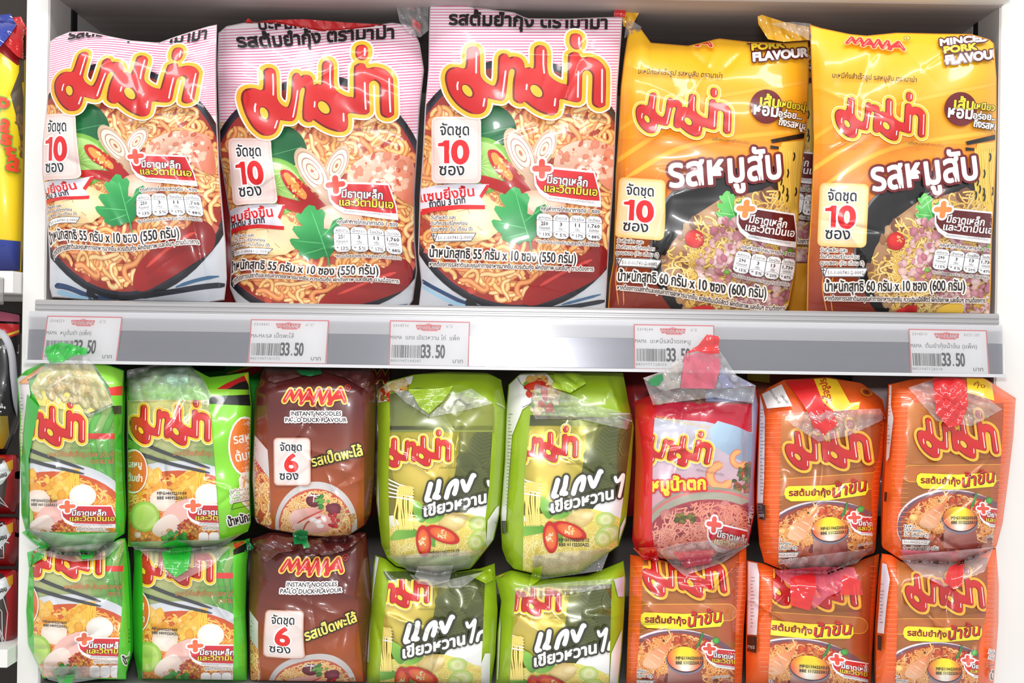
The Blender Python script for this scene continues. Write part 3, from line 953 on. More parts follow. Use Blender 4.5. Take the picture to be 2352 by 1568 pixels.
def art_brown():
    A = Art(22)
    A.view(K(550, 820, 3.563))
    A.rect(40, 20, 1180, 1560, G((600, 420), (92, 34, 34), (620, 1180), (172, 84, 34)))
    A.rect(1020, 20, 1180, 1560, G((1020, 0), (110, 46, 32), (1150, 0), (58, 24, 24)))
    # picture on the left flank
    A.poly([(60, 560), (100, 610), (230, 760), (240, 900), (262, 1400), (200, 1420), (60, 1420)], G((80, 600), (216, 212, 216), (100, 1000), (200, 194, 196)))
    fl = [(125, 830), (240, 990), (262, 1400), (200, 1420), (125, 1300)]
    A.poly(fl, (176, 60, 40))
    A.noodles(in_poly(fl), (120, 830, 265, 1420), 60, 120, 24, [(240, 190, 120), (226, 160, 90), (246, 206, 150)], (180, 90, 50), 0.5)
    # bowl
    A.blob(628, 1370, 336, 352, (226, 222, 220), (200, 194, 192), n=56)
    A.blob(622, 1376, 302, 300, (184, 62, 48), (196, 90, 66), n=50)
    bw = in_ell(622, 1376, 290, 290)
    A.curly(bw, (320, 1080, 930, 1500), 170, 20, 13, [(246, 204, 140), (236, 184, 112), (250, 218, 164)], (196, 120, 66), 3)
    A.bits(in_ell(850, 1340, 90, 130), (750, 1220, 950, 1480), 60, 9, 20, [(226, 176, 120), (206, 150, 96), (240, 204, 150)])
    A.blob(610, 1172, 66, 56, (126, 46, 60), (84, 24, 40))
    for q in ([(560, 1135), (655, 1130)], [(612, 1120), (605, 1185)], [(575, 1120), (640, 1150)]):
        A.stroke(q, 8, (240, 226, 224), nd=6)
    A.blob(770, 1240, 60, 50, (140, 60, 76), (100, 34, 52), wob=.08)
    A.poly([(405, 1330), (440, 1260), (560, 1232), (690, 1235), (640, 1290), (540, 1330), (440, 1380)], G((450, 1250), (236, 196, 186), (600, 1330), (220, 150, 140)), sm=4)
    A.poly([(430, 1390), (520, 1330), (640, 1280), (730, 1300), (750, 1400), (640, 1440), (480, 1420)], G((500, 1340), (242, 206, 198), (700, 1420), (226, 160, 150)), sm=4)
    for q in ([(470, 1360), (560, 1310), (690, 1250)], [(520, 1420), (560, 1350), (680, 1300)]):
        A.strip(smooth(q, 5), 14, (196, 70, 60), (220, 130, 116))
    for x, y in ((600, 1330), (640, 1345), (690, 1320), (660, 1380)):
        A.blob(x, y, 34, 20, (250, 246, 246), (236, 214, 210), rot=30 * (x % 4))
    A.bits(in_ell(770, 1335, 44, 54), (720, 1280, 820, 1400), 8, 18, 26, [(206, 30, 50), (220, 60, 70)], .7)
    A.bits(in_ell(675, 1180, 52, 48), (620, 1130, 730, 1230), 9, 14, 26, [(110, 180, 80), (70, 140, 60)], .8)
    A.view(K(550, 820, 3.563))
    A.text('INSTANT NOODLES', 422, 478, 832, 478, 34, (36, 32, 34), (255, 252, 252), 18, 2)
    A.text('PA-LO DUCK FLAVOUR', 376, 530, 876, 530, 34, (36, 32, 34), (255, 252, 252), 18, 2)
    A.text('รสเป็ดพะโล้', 600, 895, 1012, 800, 64, (250, 230, 110), (36, 30, 14), 20, 6)
    mama(A, fit([(0, 170), (640, 170), (0, 0)], [(647, 930), (801, 930), (650, 887)]))
    packs_badge(A, fit([(0, 0), (100, 0), (0, 140)], [(633, 1009), (708, 1009), (634, 1110)]), '6', box_=(226, 204, 196), rimc=(196, 140, 120))
    A.view(K(550, 820, 3.563))
    A.stroke(ell(885, 250, 22, 24), 5, (214, 50, 40), True, nd=6)
    A.text('R', 876, 260, 896, 260, 20, (214, 50, 40))
    return A


def art_olive():
    """inner sachet of the green curry packs, frame of the upper left one"""
    A = Art(23)
    A.view(K(840, 830, 3.2))
    A.rect(60, 380, 1250, 1560, G((200, 500), (166, 160, 40), (300, 1000), (128, 120, 30)), met=0.25)
    A.blob(440, 760, 250, 300, (240, 212, 110), (178, 166, 54), n=40, met=0.35)
    A.poly([(690, 380), (1250, 380), (1250, 1120), (560, 1120), (640, 900), (680, 700)], G((700, 500), (128, 130, 60), (900, 1000), (64, 72, 38)), met=0.25)
    for cx, cy, rx, ry, rot in ((850, 640, 100, 140, 12), (760, 760, 110, 70, 40), (960, 800, 120, 80, -40), (820, 900, 80, 120, 10), (1010, 620, 70, 120, 30)):
        A.blob(cx, cy, rx, ry, (84, 92, 46), (100, 106, 56), rot=rot, met=0.2)
        R = math.radians(rot)
        for k in range(-4, 5):
            y = k * ry * 0.2
            for sg in (-1, 1):
                a, b = (0, y), (sg * rx * 0.75, y - ry * 0.28)
                f = lambda p: (cx + p[0] * math.cos(R) - p[1] * math.sin(R), cy + p[0] * math.sin(R) + p[1] * math.cos(R))
                A.stroke([f(a), f(b)], 4, (66, 74, 38), nd=4, dz=0.2)
    A.rect(60, 380, 1250, 500, G((200, 400), (70, 72, 50), (900, 480), (130, 140, 60)), met=0.5)
    # bowl of curry
    A.poly([(690, 1170), (760, 1080), (900, 1020), (1250, 1000), (1250, 1560), (690, 1560)], (240, 240, 238))
    A.poly([(60, 1220), (230, 1160), (420, 1140), (640, 1110), (800, 1130), (1010, 1240), (1060, 1560), (60, 1560)], G((300, 1160), (226, 220, 110), (300, 1500), (232, 216, 110)), sm=4)
    A.poly([(60, 1150), (200, 1130), (260, 1200), (60, 1250)], (238, 240, 232))
    low = lambda x, y: y > 1185 and x < 1040
    A.curly(low, (60, 1180, 1040, 1560), 190, 22, 11, [(246, 228, 130), (238, 214, 104), (250, 236, 160)], (206, 176, 70), 3)
    A.blob(640, 1175, 110, 66, (238, 216, 150), (206, 176, 100), rot=-16, wob=.05)
    A.blob(690, 1160, 60, 30, (246, 230, 180), (226, 200, 130), rot=-10, wob=.05)
    for x, y, a, b in ((830, 1190, 70, 56), (860, 1290, 90, 66), (810, 1330, 60, 60)):
        A.blob(x, y, a, b, (240, 240, 196), (176, 206, 90), wob=.04)
        A.blob(x, y, a * .55, b * .55, (214, 222, 140), (236, 238, 190), wob=.05)
    # leaves, fork and lifted noodles
    for P in ([(345, 1020), (420, 1060), (440, 1160), (400, 1180), (350, 1110)], [(440, 1180), (480, 1110), (560, 1100), (580, 1130), (520, 1180)], [(175, 1310), (240, 1230), (340, 1225), (400, 1270), (300, 1300)],
              [(440, 1200), (500, 1260), (510, 1360), (470, 1330)]):
        A.poly(P, G(P[0], (150, 204, 80), P[2], (96, 160, 50)), sm=4)
    for i in range(10):
        x = 225 + i * 12
        A.strip(smooth([(x + 10, 930), (x + A.rng.normal() * 8, 1040), (x + A.rng.normal() * 10, 1150), (x + 10, 1240)], 6), 13, (250, 232, 130), (220, 186, 76))
    for i in range(5):
        A.stroke([(130, 850 + i * 34), (250, 905 + i * 24), (350, 930 + i * 22)], 10, (240, 240, 236), nd=6)
    for i in range(8):
        A.strip(smooth([(240 + 14 * i, 990), (250 + 12 * i, 915), (262 + 12 * i, 980)], 6), 12, (246, 224, 120), (210, 170, 70))
    for cx, cy, rx, ry, rot in ((425, 1320, 56, 118, -4), (565, 1272, 132, 56, 22)):
        A.blob(cx, cy, rx, ry, (214, 46, 30), (190, 26, 20), rot=rot, n=30)
        A.blob(cx, cy, rx * .74, ry * .74, (240, 140, 60), (226, 84, 40), rot=rot, n=26)
        A.bits(in_ell(cx, cy, min(rx, ry) * .6, min(rx, ry) * .6), (cx - 90, cy - 90, cx + 90, cy + 90), 14, 6, 12, [(252, 240, 200), (250, 220, 150)], .85)
    # brush words
    W = [[(478, 900), (462, 960), (448, 1015), (470, 1020)], [(540, 880), (528, 950), (506, 1000), (536, 996)],
         [(592, 998), (612, 930), (640, 890), (668, 880), (664, 930), (652, 970)], [(712, 880), (728, 930), (740, 944), (762, 900), (786, 842), (796, 838)]]
    for w, c in ((66, (52, 54, 40)), (36, (255, 254, 250))):
        for q in W:
            A.stroke(smooth(q, 5), w, c, dz=0.6, nd=10)
    A.text('เขียวหวาน', 432, 1140, 884, 1035, 62, (255, 254, 250), (52, 54, 40), 30, 9, slant=.22)
    W = [[(900, 880), (910, 910), (930, 900), (960, 860), (950, 930), (930, 1020)], [(976, 1010), (990, 960), (1020, 940)]]
    for w, c in ((52, (52, 54, 40)), (24, (255, 254, 250))):
        for q in W:
            A.stroke(smooth(q, 5), w, c, dz=0.6, nd=8)
    A.text('เครื่องหมายการค้าจดทะเบียน', 540, 788, 756, 788, 14, (96, 92, 40), res=1)
    logo(A, fit([LS[i] for i in (7, 5, 4, 3, 8, 6, 2, 9)], [(974.4, 1050.3), (976, 1072), (1030.6, 1061), (1007, 994), (972.8, 1001.9), (896.3, 1050.3), (902.5, 1072), (1024, 1008)]), (252, 250, 214), (250, 212, 60))
    return A


def art_porkred():
    A = Art(24)
    A.view(K(1420, 750, 2.8))
    A.rect(60, 300, 960, 1600, G((300, 600), (196, 200, 214), (300, 1100), (206, 160, 172)), met=0.1)
    A.poly([(230, 480), (860, 500), (860, 680), (560, 610), (230, 585)], G((300, 480), (206, 30, 60), (800, 660), (190, 20, 50)))
    A.poly([(590, 660), (640, 605), (760, 640), (870, 690), (870, 900), (720, 830), (600, 760)], G((600, 650), (190, 222, 244), (800, 800), (150, 170, 196)), met=0.3)
    A.poly([(250, 480), (300, 400), (860, 380), (860, 500)], (130, 80, 80))
    A.bits(in_poly([(250, 420), (560, 400), (560, 480), (250, 480)]), (250, 400, 560, 480), 40, 10, 26, [(176, 120, 90), (150, 70, 60), (196, 160, 120)])
    A.poly([(560, 400), (860, 380), (860, 480), (560, 480)], (146, 156, 190))
    A.text('บะหมี่กึ่งสำเร็จรูป รสหมูน้ำตก ตรามาม่า', 245, 590, 580, 655, 18, (244, 200, 90), res=1)
    # prawns and greens at the right
    for cx, cy, r in ((660, 960, 70), (780, 850, 46)):
        t = np.linspace(0.4, 4.9, 14)
        A.strip(np.c_[cx + r * np.cos(t), cy + r * np.sin(t)], r * 0.85, (244, 170, 110), (214, 110, 70))
    A.bits(in_poly([(740, 930), (870, 870), (870, 1070), (740, 1040)]), (740, 870, 870, 1070), 40, 12, 34, [(90, 120, 60), (70, 90, 46), (200, 80, 60), (140, 150, 80)])
    # bowl
    A.blob(590, 1370, 460, 340, (170, 166, 146), (150, 146, 128), n=56)
    A.blob(590, 1376, 452, 330, (206, 110, 110), n=50)
    A.blob(590, 1385, 446, 322, (176, 172, 152), (160, 156, 140), n=50)
    A.blob(590, 1410, 430, 300, (176, 66, 80), (160, 60, 70), n=50)
    bw = in_ell(590, 1410, 420, 290)
    A.bits(bw, (220, 1130, 860, 1560), 90, 18, 50, [(190, 90, 96), (160, 56, 70), (206, 130, 126), (140, 60, 66)], .9)
    A.curly(bw, (480, 1140, 860, 1360), 60, 20, 10, [(232, 150, 124), (222, 132, 110)], (176, 80, 76), 3)
    A.curly(bw, (220, 1300, 560, 1460), 60, 18, 9, [(236, 166, 142), (222, 140, 120)], (180, 90, 84), 3)
    A.bits(in_ell(430, 1235, 80, 30), (350, 1200, 510, 1270), 26, 10, 22, [(120, 120, 50), (90, 96, 40), (150, 130, 60)])
    M = fit([(1340, 195), (1860, 420), (1290, 340)], [(1640, 1204), (1735, 1262), (1628, 1232)])
    iron_badge(A, M, (206, 36, 50), (250, 220, 60), (236, 90, 80))
    A.view(K(1420, 750, 2.8))
    A.text('หมูน้ำตก', 218, 1058, 560, 1044, 62, (252, 226, 50), (206, 40, 40), 24, 9)
    A.text('เครื่องหมายการค้าจดทะเบียน', 500, 926, 680, 960, 12, (120, 100, 110), res=1)
    logo(A,
         fit([LS[i] for i in (3, 4, 5, 7, 8)], [(1609.3, 996.4), (1622.9, 1067.9), (1566.4, 1072), (1560, 1045), (1570, 1001.8)]), (250, 236, 220), (250, 200, 60))
    return A


def art_orange():
    """inner sachet of the orange packs, frame of the upper left orange pack"""
    A = Art(25)
    A.view(K(1710, 840, 3.337))
    A.rect(180, 330, 1180, 1600, G((300, 450), (204, 124, 62), (500, 860), (164, 96, 42)), met=0.1)
    A.rect(900, 330, 1180, 1100, G((900, 0), (170, 92, 46), (1100, 0), (176, 60, 36)))
    P = []
    for cx, a0 in ((985, -90), (255, 90)):
        P += [(cx + 62 * math.cos(math.radians(a0 + 18 * i)), 900 + 62 * math.sin(math.radians(a0 + 18 * i)) - (20 if cx > 500 else -30)) for i in range(11)]
    A.poly(P, (190, 106, 50))
    A.stroke(P, 5, (240, 170, 60), True, nd=6)
    # bowl
    A.blob(620, 1330, 480, 300, (244, 240, 246), (226, 220, 230), n=50)
    A.blob(640, 1340, 490, 300, (96, 56, 66), (120, 80, 92), n=50)
    A.blob(620, 1350, 440, 290, (190, 80, 40), (170, 64, 36), n=50)
    A.rect(180, 1280, 1180, 1600, (166, 84, 54))
    bw = lambda x, y: in_ell(620, 1350, 430, 280)(x, y) and y < 1420
    A.curly(bw, (190, 1060, 1050, 1420), 210, 19, 12, [(242, 176, 100), (236, 154, 74), (248, 198, 130)], (196, 94, 44), 3)
    A.bits(in_ell(660, 1130, 90, 50), (560, 1080, 760, 1190), 30, 12, 26, [(226, 90, 40), (236, 130, 60), (206, 60, 30)])
    A.bits(lambda x, y: y > 1380, (190, 1380, 1100, 1560), 90, 14, 34, [(196, 110, 90), (150, 60, 44), (206, 150, 130), (120, 50, 44)], .9)
    # prawn
    A.poly([(545, 1060), (562, 1080), (540, 1150), (500, 1230), (470, 1310), (420, 1340), (350, 1330), (330, 1295), (370, 1230), (450, 1170), (520, 1140)], G((500, 1130), (232, 130, 80), (380, 1330), (244, 190, 150)), sm=4)
    for q in ([(440, 1190), (500, 1220)], [(400, 1230), (470, 1270)], [(370, 1270), (440, 1320)]):
        A.strip(smooth(q, 4), 10, (250, 214, 180), (230, 140, 100))
    A.stroke([(525, 1045), (545, 1090), (505, 1140)], 12, (240, 190, 120))
    A.blob(487, 1125, 8, 8, (50, 20, 16))
    A.blob(280, 1262, 34, 26, (250, 220, 150), (238, 180, 90))
    # yolk cup
    A.poly([(530, 1280), (780, 1280), (800, 1480), (520, 1480)], G((530, 1300), (190, 150, 140), (700, 1480), (150, 70, 60)))
    A.blob(655, 1266, 146, 100, (214, 214, 224), (120, 120, 140), n=40)
    A.blob(655, 1255, 142, 98, (90, 40, 50), n=40)

    def yolk(V):
        u, v = (V[:, :1] - 655) / 136, (V[:, 1:] - 1250) / 92
        c = np.array([250, 226, 40.]) * np.clip(0.6 - v, 0, 1) + np.array([255, 250, 240.]) * np.clip(0.4 + v, 0, 1)
        k = np.clip(np.abs(u) * 1.5 - .55 + .3 * np.abs(v + .3), 0, 1)
        return c * (1 - k) + np.array([224, 90, 40.]) * k
    A.poly(ell(655, 1250, 136, 92, 0, 40), yolk)
    A.strip(smooth([(742, 1160), (770, 1110), (790, 1045)], 5), 20, (60, 130, 60), (30, 90, 40))
    A.strip(smooth([(760, 1180), (800, 1130), (830, 1095)], 5), 20, (206, 50, 40), (170, 30, 26))
    A.strip(smooth([(790, 1200), (850, 1140), (880, 1090)], 5), 34, (244, 206, 180), (226, 160, 120))
    A.blob(892, 1098, 28, 24, (90, 180, 80), (50, 140, 50), rot=-20)
    # yellow label with the flavour words
    A.poly([(338, 922), (640, 915), (915, 885), (945, 900), (950, 950), (925, 990), (640, 1030), (360, 1038), (318, 1015), (304, 980), (312, 940)], (250, 228, 40))
    A.text('รสต้มยำกุ้ง', 342, 996, 660, 990, 36, (150, 36, 26), bold=6)
    for dx, c in ((6, (56, 20, 20)), (0, (206, 40, 34))):
        A.text('นํ้าข้น', 672 + dx, 1008 + dx, 925 + dx, 950 + dx, 70, c, bold=5, slant=.3)
    M = fit([(1340, 195), (1860, 420), (1290, 340)], [(1962.5, 1188.2), (2052, 1215), (1957, 1208)])
    iron_badge(A, M, (206, 44, 48), (250, 220, 60), (232, 84, 66))
    A.view(K(1710, 840, 3.337))
    mfg(A, K(1710, 840, 3.337) @ np.array([[1.05, 0, 586], [-.06, 1.1, 1236], [0, 0, 1]]), 'MFG11062203:55', 'BBE 111222SA12')
    A.view(K(1710, 840, 3.337))
    for t, y, x in (('และ', 1340, 285), ('บริโภคก่อน', 1372, 356), ('วัน เดือน ปี)', 1405, 402)):
        A.text(t, 205, y, x, y, 18, (50, 36, 34), (250, 240, 232), 9, 1, res=1)
    A.poly([(190, 1430), (426, 1424), (400, 1470), (190, 1476)], (246, 240, 236))
    A.stroke([(190, 1432), (420, 1428), (396, 1468), (190, 1472)], 4, (50, 44, 44), nd=4)
    A.text('50-1-00623-2-0125', 200, 1460, 390, 1456, 20, (60, 54, 54), res=1)
    A.text('เครื่องหมายการค้าจดทะเบียน', 810, 798, 1000, 770, 12, (110, 50, 30), res=1)
    A.text('คุณค่าทางโภชนาการ', 870, 1380, 1000, 1360, 13, (90, 60, 50), (240, 220, 206), 6, res=1)
    A.text('น้ำหนักสุทธิ 55 กรัม', 200, 1520, 480, 1500, 24, (60, 44, 40), (244, 232, 226), 10, 1, res=1)
    logo(A, fit([LS[i] for i in (0, 6, 7, 2, 5, 4, 1, 9)], [(1831.4, 989.8), (1826.9, 1049.8), (1925.2, 1048.3), (1841.9, 1079.7), (1936.3, 1076.7), (1991.7, 1060.3), (1799.9, 1028.8), (1978.2, 995.8)]), None, (252, 184, 56), yw=92)
    return A
# ---------------------------------------------------------------- soft packs
def curve(P):
    P = np.asarray(sorted(P), float)
    return lambda v: np.interp(v, P[:, 0], P[:, 1])


def fd_normals(Sf, x, y, d=1.2):
    a = Sf(x + d, y) - Sf(x - d, y)
    b = Sf(x, y - d) - Sf(x, y + d)
    n = np.cross(a, b)
    n /= np.linalg.norm(n, axis=1)[:, None] + 1e-12
    n[n[:, 1] > 0] *= -1
    return n


PACKS = []


class Pack:
    """a filled plastic bag: outline from four edge curves, swelling towards the front and the back"""

    def __init__(s, name, label, cat, L, R, T, B, Y0, H, Hb=0.03, p=(3.0, 3.0), q=0.55, seed=1, group=None, ncr=26, amp=1.0, creases=(), rest=None):
        s.L, s.R = curve([(b, a + 2) for b, a in L]), curve([(b, a - 2) for b, a in R])
        PACKS.append(s)
        s.T, s.B = curve(T), curve(B)
        s.Y0, s.H, s.Hb, s.p, s.q = Y0, H, Hb, p, q
        xm = 0.5 * (s.L(np.mean([a for a, _ in L])) + s.R(np.mean([a for a, _ in R])))
        base = at(xm, s.B(xm), Y0)
        s.root = tag(empty(name, base), label, cat, group)
        g = np.random.default_rng(seed)
        s.rng = g
        y0, y1 = float(s.T(xm)), float(s.B(xm))
        x0, x1 = float(s.L((y0 + y1) / 2)), float(s.R((y0 + y1) / 2))
        s.w, s.h = x1 - x0, y1 - y0
        cr = []
        for _ in range(ncr):
            a = g.uniform(0, math.pi)
            ln = g.uniform(0.12, 0.4) * s.w
            cx, cy = g.uniform(x0, x1), g.uniform(y0, y1)
            cr.append((cx - ln * math.cos(a), cy - ln * math.sin(a), cx + ln * math.cos(a), cy + ln * math.sin(a), g.uniform(5, 14), amp * g.normal() * 0.0015))
        s.cr = np.array(cr + [tuple(c) for c in creases]).reshape(-1, 6)
        s.wv = [(g.normal() * 0.028, g.normal() * 0.028, g.uniform(0, 6.28), amp * g.uniform(0.0005, 0.0012)) for _ in range(6)]

    def st(s, x, y):
        a, b = s.L(y), s.R(y)
        c, d = s.T(x), s.B(x)
        return (x - a) / (b - a), (y - c) / (d - c)

    def clip(s, X, e=0.0):
        x, y = X[:, 0], X[:, 1]
        for _ in range(3):
            a, b = s.L(y), s.R(y)
            u = e if e >= 1 else e * (b - a)          # inset: pixels, or a share of the width
            x = np.clip(x, a + u, b - u)
            c, d = s.T(x), s.B(x)
            v = e if e >= 1 else e * (d - c)
            y = np.clip(y, c + v, d - v)
        return np.c_[x, y]

    def prof(s, x, y):
        u, v = s.st(x, y)
        u, v = np.clip(u, 0, 1), np.clip(v, 0, 1)
        return np.clip(1 - np.abs(2 * u - 1) ** s.p[0], 0, 1) ** s.q * np.clip(1 - np.abs(2 * v - 1) ** s.p[1], 0, 1) ** s.q

    def depth(s, x, y, fine=False):
        pr = s.prof(x, y)
        w = 0
        for a, b, f, m in s.wv:
            w = w + m * np.sin(a * x + b * y + f)
        for x0, y0, x1, y1, wd_, m in s.cr:
            if wd_ < 17 and not fine:
                continue                    # narrow creases only tilt the shading normals
            l = math.hypot(x1 - x0, y1 - y0)
            ex, ey = (x1 - x0) / l, (y1 - y0) / l
            u = (x - x0) * ex + (y - y0) * ey
            d = (y - y0) * ex - (x - x0) * ey
            w = w + m * np.exp(-np.abs(d / wd_) ** 1.5) * np.clip(np.minimum(u, l - u) / (0.3 * l), 0, 1)
        return s.Y0 - s.H * pr - w * np.sqrt(pr)

    def S(s, x, y):
        return at(x, y, s.depth(x, y))

    def Sfine(s, x, y):
        return at(x, y, s.depth(x, y, True))

    def build(s, layers, bodycol, m, nu=64, nv=84, z=0.00003, name='wrapper', metal=0.0):
        """layers: (art, map, clip function or None)"""
        u = 0.5 - 0.5 * np.cos(np.linspace(0, math.pi, nu))
        v = 0.5 - 0.5 * np.cos(np.linspace(0, math.pi, nv))
        U, Vv = [q.ravel() for q in np.meshgrid(u, v)]
        ym = s.h * Vv + 0.0
        x = s.L(ym) + U * (s.R(ym) - s.L(ym))
        for _ in range(14):
            y = s.T(x) + Vv * (s.B(x) - s.T(x))
            x = s.L(y) + U * (s.R(y) - s.L(y))
        front = at(x, y, s.depth(x, y) + 0.0006 + 0.0022 * (1 - s.prof(x, y)))
        edge = at(x, y, np.full_like(x, s.Y0))
        back = edge.copy()
        hb = s.Hb * s.prof(x, y) + 0.0005
        if s.Y0 < 0.02:                     # where the bag lies against the front of an upright
            k = np.clip((np.minimum(x - 110, 2276 - x)) / 30, 0, 1)
            hb = np.minimum(hb, 0.019 - s.Y0 + k * 0.1)
        back[:, 1] += hb
        i = np.arange(nu * nv).reshape(nv, nu)
        a, b, c, d = i[:-1, :-1].ravel(), i[:-1, 1:].ravel(), i[1:, 1:].ravel(), i[1:, :-1].ravel()
        F = np.r_[np.c_[a, d, c], np.c_[a, c, b]]
        n = nu * nv
        FB = np.r_[np.c_[a, c, d], np.c_[a, b, c]] + n
        cl = s.clip(np.c_[x, y], 0.035)
        nf = fd_normals(s.Sfine, cl[:, 0], cl[:, 1])
        nb = nf * (1, -1, 1)
        Vs, Fs, Cs, Ns = [front, back], [F, FB], [np.tile(np.r_[lin(bodycol), metal], (2 * n, 1))], [nf, nb]
        k = 2 * n
        for art, mp, cf in layers:
            for X, T, C, zl in art.items:
                X = mp(X)
                if cf is not None:
                    X = cf(X)
                Xc = s.clip(X, 2.5)
                e1, e2 = Xc[T[:, 1]] - Xc[T[:, 0]], Xc[T[:, 2]] - Xc[T[:, 0]]
                ar = e1[:, 0] * e2[:, 1] - e1[:, 1] * e2[:, 0]
                T = np.where((ar > 0)[:, None], T[:, ::-1], T)[np.abs(ar) > 0.01]
                if not len(T):
                    continue
                used, inv = np.unique(T, return_inverse=True)
                T = inv.reshape(-1, 3)
                Xc, C, zl = Xc[used], C[used], zl[used]
                dpt = s.depth(Xc[:, 0], Xc[:, 1]) - 0.0002 - zl * z * (1 + 2 * (1 - s.prof(Xc[:, 0], Xc[:, 1])) ** 2)
                Vs.append(at(Xc[:, 0], Xc[:, 1], dpt))
                q = s.clip(Xc, 0.035)
                Ns.append(fd_normals(s.Sfine, q[:, 0], q[:, 1]))
                Cs.append(C)
                Fs.append(T + k)
                k += len(Xc)
        return mesh_obj(name, np.concatenate(Vs), np.concatenate(Fs), m, s.root, np.concatenate(Cs), np.concatenate(Ns), True)

    def film(s, name, P, kind, off=0.003, amp=0.003, seed=1, wl=70.0, label=None, ramp=None, cut=6.0):
        """a loose crumpled piece of the wrapping over or beyond the bag, outline in photo pixels"""
        g = np.random.default_rng(seed)
        wv = []
        for _ in range(5):
            a, f = g.uniform(0, 2 * math.pi), g.uniform(0.6, 1.6) * 2 * math.pi / wl
            wv.append((f * math.cos(a), f * math.sin(a), g.uniform(0, 6.28), g.uniform(0.3, 1.0) * amp / 2))

        def Yf(x, y):
            w = 0
            for a, b, c, m in wv:
                w = w + m * np.abs(np.sin(a * x + b * y + c))
            if ramp is not None:            # stands free: depth runs from ramp[1] at height ramp[0] to ramp[3] at ramp[2]
                return np.interp(y, (ramp[0], ramp[2]), (ramp[1], ramp[3])) - off - w
            d = s.depth(x, y)
            for p in PACKS:                 # lies over the neighbouring bags it crosses
                if p is not s and p.Y0 < 0.1:
                    a, b = p.st(x, y)
                    d = np.where((a > -.02) & (a < 1.02) & (b > -.02) & (b < 1.02), np.minimum(d, p.depth(x, y)), d)
            return d - off - w
        T = tessellate_polygon([[(p[0], p[1], 0) for p in P]])
        V, T, _ = subdiv(P, np.array(T), np.zeros((len(P), 1)), cut)
        V, inv = np.unique(np.round(V, 3), axis=0, return_inverse=True)
        T = inv.reshape(-1)[T]
        x, y = V[:, 0], V[:, 1]
        e1, e2 = V[T[:, 1]] - V[T[:, 0]], V[T[:, 2]] - V[T[:, 0]]
        ar = e1[:, 0] * e2[:, 1] - e1[:, 1] * e2[:, 0]
        T = np.where((ar > 0)[:, None], T[:, ::-1], T)
        Sf = lambda a, b: at(a, b, Yf(a, b))
        o = mesh_obj(name, Sf(x, y), T, FILM[kind], s.root, None, fd_normals(Sf, x, y), True)
        if label:
            o['label'] = label
        return o


def window(l, r, t=None, b=None):
    """clip to the see-through window between two edge lines given as (y, x) points"""
    fl, fr = curve(l), curve(r)
    ft = curve(t) if t else None
    fb = curve(b) if b else None

    def f(X):
        x, y = X[:, 0], X[:, 1]
        if ft:
            y = np.maximum(y, ft(x))
        if fb:
            y = np.minimum(y, fb(x))
        x = np.clip(x, fl(y), fr(y))
        return np.c_[x, y]
    return f


def bands(*ps, seed=3, extra=None):
    A = Art(seed)
    A.view(K(0, 0, 1))
    for P, c in ps:
        if len(P) == 4:
            # strip given left-top, right-top, right-bottom, left-bottom: split along its length
            a, b, cc, d = [np.array(q, float) for q in P]
            V, T = [], []
            for i in range(13):
                t = i / 12
                V += [a + (d - a) * t, b + (cc - b) * t]
            for i in range(12):
                T += [(2 * i, 2 * i + 1, 2 * i + 3), (2 * i, 2 * i + 3, 2 * i + 2)]
            A.add(V, T, c, maxl=6)
        else:
            A.poly(P, c)
    if extra:
        extra(A)
    return A


ID = lambda x: np.asarray(x, float)
# ---------------------------------------------------------------- shelving
def zpx(px, py, Y=0.0):
    return float(at(px, py, Y)[2])


def xpx(px, py, Y=0.0):
    return float(at(px, py, Y)[0])


ZD = zpx(1176, 706)                 # top of the main shelf deck
XL0, XL1 = xpx(54, 500, 0.02), xpx(104, 500, 0.02)
XR0, XR1 = xpx(2293, 500, 0.02), xpx(2375, 500, 0.02)
ZT = zpx(2290, 3)                   # underside of the shelf above
ZLOW = zpx(1176, 1576, 0.034)              # top of the lower deck
DEEP = 0.48
S_ = lambda o, n=None: tag(o, kind='structure')
S_(box('wall_left', XL0, XL1, 0.02, DEEP, ZLOW - 0.30, ZT + 0.4, M_PANEL))
S_(box('wall_right', XR0, XR1, 0.02, DEEP, ZLOW - 0.30, ZT + 0.4, M_PANEL))
S_(box('trim_left', XL1 - 0.0005, XL1 + 0.0015, 0.021, 0.075, ZLOW, ZT, M_INNER, bev=0))
S_(box('trim_right', XR0 - 0.0015, XR0 + 0.0005, 0.021, 0.075, ZLOW, ZT, M_INNER, bev=0))
S_(box('trim_left_slot', XL1 - 0.0005, XL1 + 0.002, 0.078, 0.092, ZD, ZT, M_SLOT, bev=0))
S_(box('trim_right_slot', XR0 - 0.002, XR0 + 0.0005, 0.074, 0.086, ZD, ZT, M_SLOT, bev=0))
S_(box('trim_left_inner', XL1 - 0.0005, XL1 + 0.001, 0.095, DEEP, ZLOW, ZT, M_INNER, bev=0))
S_(box('trim_right_inner', XR0 - 0.001, XR0 + 0.0005, 0.09, DEEP, ZLOW, ZT, M_INNER, bev=0))
S_(box('wall_back', XL1 - 0.01, XR0 + 0.01, DEEP - 0.012, DEEP, ZLOW - 0.3, ZT + 0.4, M_DARK))
S_(box('ceiling', XL1 + 0.0005, XR0 - 0.0005, 0.012, DEEP - 0.013, ZT, ZT + 0.02, M_DARK))
S_(box('trim_upper_shelf_front', XL1 + 0.0005, XR0 - 0.0005, -0.004, 0.0115, ZT + 0.0005, ZT + 0.04, M_PANEL))

